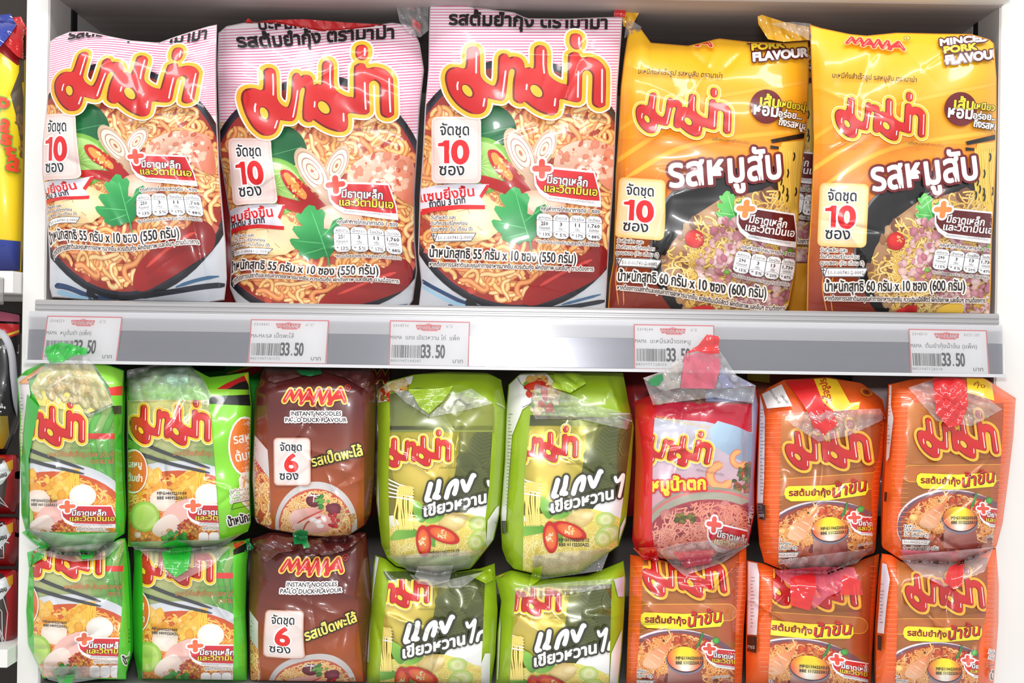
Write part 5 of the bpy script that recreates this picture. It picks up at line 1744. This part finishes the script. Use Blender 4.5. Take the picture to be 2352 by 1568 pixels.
A2 = multipack('upper green noodle multipack touching the maroon one, mint film bunched on top', G_G,
               [(840, 288), (900, 289), (1255, 292)], [(850, 572), (930, 580), (1100, 576), (1200, 578), (1250, 560)], [(286, 872), (350, 845), (430, 838), (480, 866), (520, 862), (580, 853)],
               [(290, 1254), (400, 1264), (500, 1252), (580, 1215)], UP, 42, LIME,
               (AG, ID), window([(929, 289.5), (1216, 291)], [(920, 481), (1089, 495), (1239, 505)], t=[(280, 918), (500, 918)], b=[(280, 1244), (510, 1240)]), b_a2,
               films=[('film_tuft', 'clear', [(288, 884), (292, 850), (330, 842), (400, 832), (432, 832), (466, 868), (484, 905), (478, 930), (400, 918), (300, 922)], (0.008, 0.010)),
                      ('seal_tab', 'teal', [(385, 838), (428, 834), (434, 878), (402, 888), (374, 872)], (0.004, 0.006), 'mint green tab behind clear film'),
                      ('film_fold', 'clear', [(296, 1244), (505, 1238), (562, 1222), (500, 1262), (420, 1274), (310, 1262)]),
                      ('seal_tab', 'green', [(366, 1252), (408, 1238), (446, 1258), (420, 1276), (380, 1264)], (0.005, 0.002), 'bright green bottom tab')],
               extra=dated('MFG04032210:04', 'BBE 040922SA11', 361, 1129, 67, (44, 38, 34)))
A3 = multipack('green noodle multipack at the left end, lower of its stack, against the white upright', G_G,
               [(1262, 72), (1300, 65), (1400, 58), (1480, 62), (1530, 86), (1568, 100)], [(1238, 290), (1300, 296), (1400, 301), (1500, 303), (1545, 292)], [(64, 1270), (100, 1252), (160, 1242), (300, 1235)],
               [(62, 1525), (120, 1552), (200, 1558), (312, 1532)], LOWF, 43, GREEN,
               (AG, shift(-250, 306)), window([(1291, 74), (1338, 78), (1447, 77), (1525, 79)], [(1249, 285), (1397, 280), (1545, 269)]), b_a3,
               films=[('film_fold', 'clear', [(72, 1262), (286, 1242), (240, 1284), (170, 1290), (110, 1278)], (0.003, 0.006)),
                      ('seal_tab', 'green', [(62, 1268), (95, 1258), (100, 1280), (66, 1302)], (0.003, 0.003), 'green top corner'),
                      ('film_fold', 'clear', [(88, 1530), (272, 1530), (232, 1558), (150, 1570), (110, 1560)], (0.006, 0.004)),
                      ('seal_tab', 'green', [(130, 1552), (172, 1548), (165, 1570), (135, 1572)], (0.009, 0.002), 'green bottom tab')],
               extra=dated('MFG04032210:03', 'BBE 040922SA21', 100, 1424, 53, (44, 38, 34), 0.06))
A4 = multipack('lower green noodle multipack with a shiny green tab over its red letters', G_G,
               [(1250, 305), (1300, 306), (1400, 300), (1500, 305), (1568, 318), (1600, 325)], [(1225, 577), (1300, 569), (1400, 566), (1500, 570), (1600, 570)], [(304, 1262), (400, 1256), (560, 1240), (578, 1234)],
               [(318, 1588), (572, 1588)], LOW, 44, GREEN,
               (AG, shift(5, 322)), window([(1281, 326), (1373, 328), (1545, 327)], [(1274, 535), (1447, 537), (1567, 535)]), b_a4,
               films=[('film_fold', 'clear', [(320, 1262), (530, 1255), (486, 1300), (412, 1336), (385, 1320), (350, 1290)], (0.010, 0.003)),
                      ('seal_tab', 'green', [(372, 1268), (400, 1258), (440, 1256), (432, 1308), (404, 1326), (378, 1304)], (0.016, 0.003), 'shiny green tab hanging down'),
                      ('seal_tab', 'dgreen', [(566, 1236), (584, 1258), (566, 1268)], (0.012, 0.001), 'dark green corner')],
               extra=dated('MFG04032210:03', 'BBE 040922SA21', 349, 1440, 58, (44, 38, 34), 0.06))
B1 = multipack('maroon duck noodle multipack, upper of two, its whole bowl picture showing', G_B,
               [(836, 606), (900, 584), (1000, 580), (1100, 576), (1190, 582), (1235, 602)], [(836, 858), (900, 867), (1000, 864), (1100, 861), (1180, 854), (1235, 826)], [(585, 862), (610, 843), (700, 846), (850, 845), (868, 862)],
               [(578, 1195), (620, 1216), (700, 1230), (790, 1238), (862, 1190)], UP, 45, (96, 38, 34), (AB, ID), None, None, M_FILM,
               films=[('seal_tab', 'dgreen', [(678, 850), (735, 843), (739, 858), (712, 864), (690, 860)], (0.008, 0.004), 'green tab at the top'),
                      ('film_fold', 'maroon', [(604, 868), (610, 846), (676, 848), (700, 862), (660, 872), (630, 880)], (0.003, 0.006), 'crumpled maroon top fold'),
                      ('film_fold', 'maroon', [(740, 852), (850, 848), (848, 905), (830, 890), (790, 866)], (0.003, 0.006), 'crumpled maroon shoulder')])
mB = tps([(651, 925.2), (798.4, 925), (634, 1109), (834.9, 1036), (713, 1109), (720, 1122)], [(643.9, 1315), (790.6, 1315), (609.9, 1502.8), (821, 1418), (700, 1508), (712, 1515)], 0.01)
B2 = multipack('maroon duck noodle multipack, lower of two, bowl picture cut by the frame', G_B,
               [(1225, 578), (1300, 573), (1400, 569), (1500, 570), (1600, 572)], [(1215, 842), (1300, 850), (1390, 857), (1450, 850), (1540, 845), (1600, 848)], [(570, 1240), (620, 1222), (700, 1224), (852, 1222)],
               [(570, 1590), (850, 1590)], LOW, 46, (96, 38, 34), (AB, mB), None, None, M_FILM,
               films=[('seal_tab', 'dgreen', [(672, 1224), (690, 1215), (708, 1220), (706, 1238), (713, 1256), (698, 1260), (694, 1248), (676, 1250)], (0.016, 0.004), 'small green tab standing up'),
                      ('film_fold', 'maroon', [(575, 1250), (620, 1226), (672, 1232), (690, 1262), (640, 1270), (610, 1292)], (0.003, 0.006), 'crumpled maroon top fold'),
                      ('film_fold', 'maroon', [(712, 1240), (760, 1230), (840, 1226), (800, 1262), (750, 1276), (700, 1268)], (0.003, 0.006), 'crumpled maroon top fold')])
OL = (152, 184, 34)
C1 = multipack('olive green curry multipack, upper layer, directly right of the maroon pack', G_O,
               [(880, 868), (920, 864), (1000, 866), (1150, 862), (1250, 874), (1310, 900)], [(858, 1150), (930, 1164), (1050, 1160), (1180, 1150), (1240, 1136), (1310, 1080)], [(864, 900), (890, 876), (950, 860), (1020, 853), (1120, 856), (1166, 880)],
               [(870, 1265), (910, 1300), (1000, 1316), (1080, 1306), (1150, 1240)], UP, 47, OL,
               (AO, ID), window([(960, 896), (1111, 892), (1267, 896)], [(924, 1135), (1111, 1124), (1189, 1115), (1267, 1118)], t=[(880, 978), (1140, 978)], b=[(880, 1282), (1130, 1274)]), b_c1,
               films=[('film_fold', 'clear', [(898, 892), (960, 902), (985, 952), (1050, 902), (1082, 892), (1134, 926), (1060, 944), (985, 958), (930, 922)], (0.004, 0.007)),
                      ('film_fold', 'olive', [(936, 894), (1010, 892), (1042, 886), (1018, 920), (985, 950), (964, 936), (950, 910)], (0.007, 0.005), 'olive pointed flap'),
                      ('film_fold', 'clear', [(888, 1276), (1112, 1262), (1082, 1302), (1010, 1322), (940, 1312)]),
                      ('film_knot', 'clear', [(960, 1300), (1042, 1298), (1032, 1334), (988, 1346), (952, 1322)], (0.012, 0.008))],
               extra=dated('MFG01062215:12', 'BBE 011222SA22', 987, 1266, 68, (40, 40, 20), -0.08))
C2 = multipack('olive green curry multipack, upper layer, left of the red pork pack', G_O,
               [(862, 1168), (940, 1160), (1060, 1156), (1180, 1147), (1260, 1151), (1318, 1174)], [(850, 1432), (920, 1445), (980, 1458), (1100, 1450), (1200, 1440), (1260, 1420), (1318, 1372)], [(1165, 886), (1195, 857), (1300, 851), (1430, 856), (1462, 900)],
               [(1150, 1272), (1180, 1306), (1260, 1326), (1330, 1316), (1440, 1240)], UP, 48, OL,
               (AO, shift(292, -9)), window([(955, 1218), (1111, 1204), (1299, 1201)], [(980, 1452), (1127, 1434), (1220, 1421), (1283, 1415)], t=[(1190, 952), (1460, 960)]), b_c2,
               films=[('film_fold', 'clear', [(1230, 880), (1300, 902), (1372, 932), (1452, 952), (1440, 986), (1330, 962), (1230, 962), (1214, 930)], (0.004, 0.007)),
                      ('film_fold', 'olive', [(1274, 852), (1330, 853), (1346, 880), (1310, 902), (1270, 890)], (0.008, 0.006), 'crumpled olive top'),
                      ('film_fold', 'clear', [(1220, 1276), (1300, 1266), (1402, 1260), (1382, 1310), (1300, 1322), (1232, 1332)]),
                      ('film_fold', 'olive', [(1224, 1306), (1246, 1298), (1242, 1330), (1214, 1350)], (0.010, 0.003), 'olive bottom tip')],
               extra=dated('MFG01062215:12', 'BBE 011222SA22', 1284, 1236, 69, (50, 44, 24)))
C3 = multipack('olive green curry multipack, lower layer, directly right of the maroon pack', G_O,
               [(1250, 864), (1300, 856), (1400, 848), (1500, 840), (1600, 838)], [(1290, 1138), (1400, 1145), (1500, 1140), (1600, 1126)], [(852, 1272), (900, 1286), (1000, 1306), (1100, 1306), (1145, 1290)],
               [(836, 1590), (1128, 1590)], LOW, 49, OL,
               (AO, shift(-49, 325)), window([(1327, 893), (1423, 882), (1548, 872)], [(1335, 1114), (1479, 1108), (1534, 1105)], t=[(880, 1328), (1120, 1336)]), b_c3,
               films=[('film_fold', 'clear', [(940, 1318), (1010, 1336), (1112, 1312), (1060, 1350), (1000, 1346), (960, 1340)], (0.005, 0.006)),
                      ('film_fold', 'olive', [(1080, 1322), (1126, 1306), (1140, 1330), (1116, 1340)], (0.004, 0.003), 'olive folded corner')])
C4 = multipack('olive green curry multipack, lower layer, beside the lower orange packs', G_O,
               [(1310, 1132), (1380, 1149), (1450, 1141), (1600, 1135)], [(1255, 1430), (1330, 1439), (1420, 1435), (1500, 1430), (1600, 1420)], [(1132, 1325), (1180, 1306), (1250, 1328), (1350, 1322), (1438, 1285)],
               [(1132, 1590), (1424, 1590)], LOW, 50, OL,
               (AO, shift(253, 345)), window([(1354, 1185), (1451, 1177), (1562, 1171)], [(1341, 1405), (1451, 1402), (1562, 1399)], t=[(1160, 1352), (1420, 1340)]), b_c4,
               films=[('film_fold', 'clear', [(1180, 1350), (1260, 1340), (1408, 1328), (1400, 1350), (1290, 1366), (1190, 1372)], (0.004, 0.006))])
D1 = multipack('red pork noodle multipack with a tall pointed red film tip over the price strip', None,
               [(890, 1456), (950, 1456), (1050, 1458), (1180, 1453), (1240, 1450), (1292, 1470)], [(868, 1735), (930, 1745), (1000, 1741), (1100, 1735), (1180, 1735), (1250, 1720), (1292, 1700)], [(1462, 920), (1500, 905), (1560, 890), (1640, 881), (1700, 881), (1748, 896)],
               [(1446, 1252), (1480, 1276), (1560, 1290), (1640, 1282), (1740, 1240)], UP, 51, (222, 34, 38),
               (AR, ID), window([(893, 1510), (1000, 1500), (1214, 1497), (1264, 1504)], [(893, 1731), (1000, 1731), (1143, 1720), (1250, 1716)]), b_d1,
               films=[('film_tuft', 'clear', [(1478, 868), (1528, 850), (1573, 814), (1620, 778), (1655, 808), (1692, 862), (1736, 885), (1730, 926), (1640, 912), (1560, 922), (1500, 930)], (0.001, 0.005, (770, -.020, 900, -.008))),
                      ('film_tuft', 'pink', [(1572, 817), (1618, 806), (1653, 810), (1655, 843), (1641, 893), (1563, 891)], (0.004, 0.003, (770, -.021, 900, -.012)), 'see-through pink band of the tip'),
                      ('film_tuft', 'white', [(1476, 868), (1526, 851), (1570, 818), (1562, 890), (1524, 898)], (0.003, 0.003, (770, -.020, 900, -.010)), 'whitish left side of the tip'),
                      ('film_tuft', 'lilac', [(1657, 843), (1690, 863), (1733, 885), (1644, 893)], (0.003, 0.003, (770, -.020, 900, -.010)), 'lilac right side of the tip'),
                      ('seal_tab', 'dgreen', [(1488, 874), (1506, 862), (1522, 858), (1524, 872), (1512, 886), (1496, 886)], (0.006, 0.002, (770, -.020, 900, -.010)), 'printed green leaf'),
                      ('seal_tab', 'red', [(1572, 813), (1603, 793), (1624, 767), (1653, 773), (1650, 797), (1653, 811), (1630, 813), (1600, 806)], (0.008, 0.002, (767, -.021, 813, -.018)), 'pointed red tip'),
                      ('film_fold', 'clear', [(1508, 1262), (1560, 1248), (1702, 1234), (1722, 1250), (1660, 1292), (1572, 1322), (1545, 1300)], (0.006, 0.007)),
                      ('film_fold', 'pink', [(1545, 1268), (1640, 1262), (1632, 1292), (1574, 1304)], (0.012, 0.004), 'pink film edge'),
                      ('film_fold', 'red', [(1454, 1258), (1506, 1256), (1514, 1288), (1480, 1286)], (0.003, 0.003), 'red bottom corner')])
SE = [(1826.9, 1049.8), (1925.2, 1048.3), (1841.9, 1079.7), (1936.3, 1076.7), (1991.7, 1060.3), (1800.8, 1133.7), (1906.3, 1217.6)]
OR = (241, 100, 34)
mE2 = aff(fit([SE[i] for i in (0, 1, 2, 4, 5, 6)], [(2128.4, 1019.9), (2218.9, 1024.4), (2141.9, 1051.3), (2288.8, 1040.8), (2107.4, 1103.8), (2203.3, 1193.7)]))
mE3 = aff(fit(SE, [(1497.2, 1339.9), (1591.3, 1343.1), (1510.5, 1369), (1605.3, 1374.4), (1663.5, 1359.3), (1472.8, 1421.8), (1571.9, 1516.6)]))
mE4 = aff(fit([SE[i] for i in (0, 3, 4, 6)] + [(1993.2, 1118.7)], [(1784.2, 1359.3), (1893.7, 1400.3), (1957.3, 1387.3), (1857.5, 1533.9), (1967, 1454)]))
mE5 = aff(fit(SE, [(2099.5, 1373.3), (2192.6, 1378.7), (2113.5, 1407.8), (2210.5, 1411), (2249.3, 1393.8), (2072.6, 1452), (2169.6, 1540.3)]))
E1 = multipack('orange noodle multipack, upper layer, directly right of the red pork pack', G_E,
               [(880, 1742), (960, 1741), (1050, 1738), (1150, 1735), (1250, 1742), (1315, 1760)], [(880, 2022), (950, 2036), (1050, 2030), (1100, 2024), (1180, 2018), (1260, 2013), (1310, 1990)], [(1746, 905), (1765, 890), (1800, 872), (1900, 865), (1980, 880), (2046, 932)],
               [(1742, 1285), (1800, 1310), (1900, 1312), (2024, 1262)], UP, 52, OR,
               (AE, ID), window([(960, 1794), (1110, 1791), (1289, 1788)], [(954, 2029), (1050, 2018), (1110, 2001), (1259, 2005)], t=[(1780, 952), (2040, 950)]), b_e1,
               films=[('film_fold', 'clear', [(1796, 950), (1850, 945), (2022, 938), (2034, 962), (1944, 1002), (1880, 1014), (1820, 976)], (0.004, 0.007)),
                      ('seal_tab', 'red', [(1855, 944), (1912, 940), (1924, 976), (1892, 1000), (1872, 988)], (0.008, 0.004), 'red folded tab'),
                      ('film_fold', 'clear', [(1790, 1286), (2006, 1258), (1966, 1294), (1870, 1322), (1820, 1312)], (0.005, 0.006))])
E2 = multipack('orange noodle multipack, upper layer at the right end, big red crimped tab', G_E,
               [(850, 2040), (940, 2036), (1050, 2031), (1150, 2026), (1250, 2023), (1290, 2040)], [(860, 2290), (880, 2310), (915, 2335), (1000, 2330), (1100, 2318), (1200, 2305), (1250, 2292), (1290, 2270)], [(2046, 882), (2100, 869), (2180, 863), (2260, 867), (2337, 917)],
               [(2024, 1255), (2070, 1286), (2200, 1292), (2310, 1245)], UPF, 53, OR,
               (AE, mE2), window([(894, 2085), (1050, 2082), (1200, 2061), (1260, 2059)], [(945, 2305), (1080, 2298), (1170, 2290), (1254, 2280)], t=[(2050, 925), (2310, 925)]), b_e2,
               films=[('film_fold', 'clear', [(2086, 890), (2145, 870), (2250, 900), (2302, 940), (2232, 978), (2150, 966)], (0.004, 0.006)),
                      ('seal_tab', 'red', [(2142, 868), (2180, 864), (2218, 872), (2224, 930), (2206, 976), (2180, 982), (2150, 950)], (0.009, 0.003), 'big red crimped tab'),
                      ('film_fold', 'pink', [(2066, 1262), (2180, 1268), (2270, 1256), (2240, 1282), (2140, 1296), (2080, 1288)], (0.004, 0.004), 'pale pink film edge')])
E3 = multipack('orange noodle multipack, lower layer, below the red pork pack', G_E,
               [(1262, 1446), (1400, 1442), (1500, 1438), (1600, 1435)], [(1240, 1716), (1350, 1717), (1450, 1710), (1600, 1705)], [(1436, 1272), (1550, 1285), (1640, 1285), (1720, 1242)],
               [(1434, 1590), (1708, 1590)], LOW, 54, OR, (AE, mE3), window([(1295, 1476), (1402, 1473), (1553, 1462)], [(1295, 1698), (1424, 1690), (1553, 1687)]), b_e3)
E4 = multipack('orange noodle multipack, middle of three in the lower layer, red tab over letters', G_E,
               [(1270, 1714), (1400, 1713), (1500, 1711), (1600, 1711)], [(1262, 2022), (1350, 2015), (1500, 2005), (1600, 2001)], [(1714, 1286), (1800, 1302), (1900, 1312), (2024, 1270)],
               [(1712, 1590), (2002, 1590)], LOW, 55, OR, (AE, mE4), window([(1327, 1776), (1402, 1773), (1542, 1765)], [(1301, 2008), (1402, 1999), (1553, 1994)]), b_e4,
               films=[('film_fold', 'pink', [(1776, 1310), (1870, 1302), (1962, 1302), (1974, 1340), (1900, 1370), (1872, 1398), (1790, 1324)], (0.011, 0.004), 'see-through pink band'),
                      ('seal_tab', 'red', [(1815, 1326), (1870, 1312), (1875, 1350), (1860, 1402), (1816, 1390)], (0.017, 0.002), 'red crimped tab'),
                      ('seal_tab', 'red', [(1936, 1320), (1976, 1332), (1982, 1366), (1930, 1366)], (0.017, 0.002), 'red crimped tab')])
E5 = multipack('orange noodle multipack at the right end of the lower layer, beside the white upright', G_E,
               [(1262, 2024), (1350, 2018), (1450, 2011), (1600, 2009)], [(1240, 2288), (1340, 2296), (1430, 2295), (1500, 2290), (1600, 2281)], [(2020, 1270), (2100, 1280), (2200, 1288), (2298, 1250)],
               [(2012, 1590), (2284, 1590)], LOWF, 56, OR, (AE, mE5), window([(1305, 2060), (1413, 2063), (1542, 2057)], [(1327, 2269), (1413, 2264), (1489, 2248), (1553, 2247)]), b_e5,
               films=[('film_fold', 'clear', [(2062, 1276), (2282, 1256), (2262, 1312), (2170, 1348), (2100, 1312)], (0.015, 0.004)),
                      ('seal_tab', 'red', [(2180, 1302), (2216, 1282), (2210, 1346), (2190, 1352), (2168, 1336)], (0.020, 0.002), 'red crimped tab')])

for k, f, sd in LATER:
    o = f[3] if len(f) > 3 else (0.003, 0.003)
    k.film(f[0], f[2], f[1], o[0], min(o[1], 0.006), seed=sd, label=f[4] if len(f) > 4 else None, ramp=o[2] if len(o) > 2 else None)
# ---------------------------------------------------------------- packs standing behind the front ones
def behind(label, L, R, T, B, Y0, body, outer=None, layers=None, seed=70, H=0.03, m=None, group=None, name='noodle_pack'):
    k = Pack(name, label, 'noodle pack', L, R, T, B, Y0, H, 0.02, (4, 4), 0.5, seed, group, 10)
    lay = list(layers or [])
    if outer is not None:
        A = Art(seed)
        outer(A)
        lay.append((A, ID, None))
    k.build(lay, body, m or M_FILM, 36, 44, z=0.0001)
    return k


k = behind('yellow noodle pack standing behind, seen in the gap between the two yellow packs', [(100, 1822), (715, 1800)], [(100, 1905), (715, 1890)], [(1820, 110), (1905, 105)], [(1795, 714), (1895, 716)], 0.135, (236, 160, 40),
           layers=[(AY, shift(-404, -136), None)], seed=71)
k = behind('dark red noodle pack standing behind, peeping out low between the first two pink packs', [(300, 420), (704, 420)], [(300, 640), (704, 640)], [(420, 300), (640, 300)], [(420, 706), (640, 709)], 0.130, (150, 20, 26), seed=72)


def b_g(A):
    A.poly([(470, 836), (640, 826), (640, 880), (470, 880)], (40, 150, 50))
    A.poly([(540, 852), (600, 834), (620, 842), (560, 870)], (226, 40, 40))
    A.strip(smooth([(520, 858), (560, 846), (610, 832)], 4), 5, (250, 206, 60))
    A.poly([(440, 840), (520, 836), (516, 850), (450, 856)], (20, 60, 30))


LB = dict(Y0=0.135, H=0.03)
behind('green noodle multipack far back under the shelf, between the green and maroon stacks', [(838, 432), (1180, 432)], [(838, 606), (1180, 606)], [(430, 836), (606, 838)], [(430, 1185), (606, 1185)], 0.135, (40, 150, 50), b_g, seed=73, name='noodle_multipack')


def b_m(A):
    A.view(K(826, 846, 5.0))
    mama(A, A.M, (250, 205, 90), (206, 34, 34))


behind('maroon noodle multipack far back under the shelf, between the maroon and olive stacks', [(840, 790), (1180, 790)], [(840, 900), (1180, 900)], [(790, 838), (900, 840)], [(790, 1185), (900, 1185)], 0.135, (84, 32, 30), b_m, seed=74, name='noodle_multipack')
behind('dark red noodle multipack far back under the shelf, beside the olive stack', [(846, 1424), (1180, 1424)], [(846, 1540), (1180, 1540)], [(1424, 846), (1540, 846)], [(1424, 1185), (1540, 1185)], 0.135, (150, 30, 34), None, seed=75, name='noodle_multipack')


def b_o(A):
    A.poly([(1716, 850), (1772, 850), (1772, 880), (1716, 872)], (206, 190, 60))
    A.poly([(1768, 850), (1900, 850), (1900, 900), (1768, 880)], (140, 50, 24))


behind('brown and yellow noodle multipack far back, above the left orange pack', [(850, 1712), (1180, 1712)], [(850, 1915), (1180, 1915)], [(1712, 850), (1915, 850)], [(1712, 1185), (1915, 1185)], 0.135, (150, 62, 26), b_o, seed=76, name='noodle_multipack')
behind('pale noodle multipack far back, between the two upper orange packs', [(860, 1955), (1180, 1955)], [(860, 2130), (1180, 2130)], [(1955, 858), (2130, 858)], [(1955, 1185), (2130, 1185)], 0.135, (190, 170, 170), None, seed=77, name='noodle_multipack')

# ---------------------------------------------------------------- the neighbouring bay on the left
ZN, ZN2 = zpx(20, 622), zpx(20, 1492)
XN = XL0 - 0.28
S_(box('wall_neighbour_back', XN, XL0 - 0.0005, 0.30, 0.31, ZN2 - 0.2, ZT + 0.4, mat('dark_backing', (52, 44, 40), rough=0.7)))
for nm, zz, th, lb in (('shelf', ZN, 0.0195, 'white shelf edge in the next bay, under the yellow pasta bag'), ('shelf', ZN2, 0.016, 'worn white shelf edge in the next bay, under the red bags')):
    t = tag(empty(nm, (XL0 - 0.12, 0.15, zz)), lb, 'shelf')
    box('deck', XN, XL0 - 0.001, 0.0, 0.298, zz - th, zz, M_PANEL, t)
    if zz == ZN:
        box('ticket_holder', XN, xpx(11, 650), -0.012, -0.0005, zz - 0.030, zz - 0.006, M_CLEAR, t, 0.001)


def b_pasta(A):
    A.poly([(-160, 60), (70, 60), (70, 640), (-160, 640)], G((0, 130), (250, 224, 30), (0, 540), (244, 210, 20)))
    A.poly([(-160, 20), (80, 30), (66, 140), (40, 150), (0, 120), (-160, 120)], G((0, 60), (206, 40, 30), (40, 140), (140, 16, 24)))
    A.poly([(44, 130), (80, 130), (80, 410), (56, 405), (52, 350), (36, 262), (24, 218), (44, 165)], (96, 84, 72))
    A.bits(in_poly([(36, 250), (60, 240), (60, 395), (54, 395)]), (34, 240, 60, 395), 18, 6, 13, [(196, 160, 110), (170, 130, 90), (140, 106, 78)], .8)
    A.poly([(50, 190), (70, 180), (70, 260), (56, 240)], (240, 206, 40))
    A.poly([(-160, 552), (0, 550), (70, 556), (70, 640), (-160, 640)], G((0, 550), (36, 60, 150), (0, 620), (20, 34, 110)))
    for w in (1, 0):
        for ch, x0, x1, y, h in (('P', -10, 14, 262, 38), ('a', -3, 18, 302, 42), ('s', 0, 24, 331, 33), ('t', 8, 34, 357, 26), ('a', 13, 44, 392, 46)):
            A.text(ch, x0, y - 3, x1, y + 3, h, (120, 200, 60) if w else (232, 70, 30), bold=9 if w else 4)


k = Pack('pasta_bag', 'yellow and blue pasta bag with red letters, cut by the left edge of the picture', 'pasta bag', [(20, -165), (640, -165)], [(40, 58), (160, 60), (400, 56), (640, 50)], [(-165, 40), (0, 44), (38, 50), (60, 55)], [(-165, 624), (0, 624), (60, 624)],
         0.05, 0.035, 0.03, (4, 4), 0.5, 81, None, 10)
A = Art(81)
b_pasta(A)
k.build([(A, ID, None)], (240, 210, 30), M_FILM, 40, 60, z=0.00015)
k.film('blue_flap', [(-60, 45), (-5, 35), (24, 32), (38, 58), (20, 84), (0, 108), (-60, 130)], 'blue', 0.012, 0.003, 3, label='blue folded top')
k.film('red_fold', [(28, 40), (48, 38), (62, 66), (62, 140), (40, 130), (10, 100), (40, 60)], 'red', 0.004, 0.004, 4, label='red crumpled neck')


def b_black(A):
    A.poly([(-160, 700), (60, 715), (60, 740), (-160, 730)], (176, 84, 110))
    A.poly([(-160, 735), (60, 745), (60, 762), (20, 775), (-160, 760)], (206, 40, 44))
    A.strip(smooth([(-20, 782), (20, 768), (55, 756)], 4), 5, (236, 206, 60))
    A.strip(smooth([(-30, 752), (8, 770), (26, 810), (32, 870), (40, 930), (50, 960)], 5), 17, (206, 208, 214), (170, 174, 184))
    A.text('หมู', 0, 802, 13, 798, 7, (236, 236, 236))
    A.text('J', 40, 806, 46, 806, 14, (206, 206, 210), bold=2)
    A.poly([(-160, 950), (18, 955), (22, 1000), (8, 1030), (-160, 1040)], G((0, 950), (120, 100, 20), (0, 1030), (190, 160, 40)))
    A.bits(in_ell(4, 936, 8, 10), (-6, 926, 12, 946), 6, 2, 4, [(240, 240, 240)])


k = Pack('snack_bag', 'black snack bag with pink, red and yellow top stripes in the next bay', 'snack bag', [(700, -165), (1060, -165)], [(700, 50), (800, 48), (960, 44), (1000, 30), (1048, 12)], [(-165, 706), (0, 712), (50, 722)], [(-165, 1046), (20, 1046), (50, 1000)],
         0.06, 0.03, 0.03, (4, 4), 0.5, 82, None, 10)
A = Art(82)
b_black(A)
k.build([(A, ID, None)], (22, 20, 22), M_FILM, 30, 50, z=0.00015)


def b_redbag(seed, y0, y1):
    def f(A):
        A.poly([(-160, y0 - 10), (60, y0 - 10), (60, y1 + 10), (-160, y1 + 10)], G((0, y0), (190, 22, 28), (0, y1), (120, 12, 18)))
        A.poly([(-160, y0 + 16), (10, y0 + 12), (16, (y0 + y1) / 2), (6, y1 - 14), (-160, y1 - 10)], (60, 44, 46))
        g = A.rng
        P = [(g.uniform(-60, 22), g.uniform(y0 + 10, y1 - 10)) for _ in range(18)]
        A.stroke(P, 1.6, (214, 210, 210), nd=4)
        A.poly([(-20, y0 + 36), (12, y0 + 20), (26, y0 + 42), (6, y0 + 70), (-20, y0 + 84)], (206, 206, 210))
        A.poly([(14, y0 + 22), (30, y0 + 14), (30, y0 + 36), (22, y0 + 44)], (206, 150, 30))
        A.text('ทอดกรอบ', -30, y0 + 66, 16, y0 + 52, 8, (40, 34, 34), bold=1)
    return f


for i, (y0, y1, lb) in enumerate(((1040, 1180, 'red snack bag on top of the red pile in the next bay'), (1184, 1300, 'red snack bag in the middle of the red pile in the next bay'),
                                  (1304, 1488, 'red snack bag at the bottom of the red pile, on the worn white shelf'))):
    k = Pack('snack_bag', lb, 'snack bag', [(y0, -165), (y1, -165)], [(y0, 40), (y0 + 50, 43), (y1 - 30, 42), (y1, 36)], [(-165, y0), (44, y0 + 4)], [(-165, y1), (44, y1)],
             0.05, 0.03, 0.03, (4, 4), 0.5, 90 + i, 'red snack bags in the next bay', 16, 1.6)
    A = Art(90 + i)
    b_redbag(90 + i, y0, y1)(A)
    k.build([(A, ID, None)], (150, 14, 22), M_FILM, 30, 36, z=0.00012)
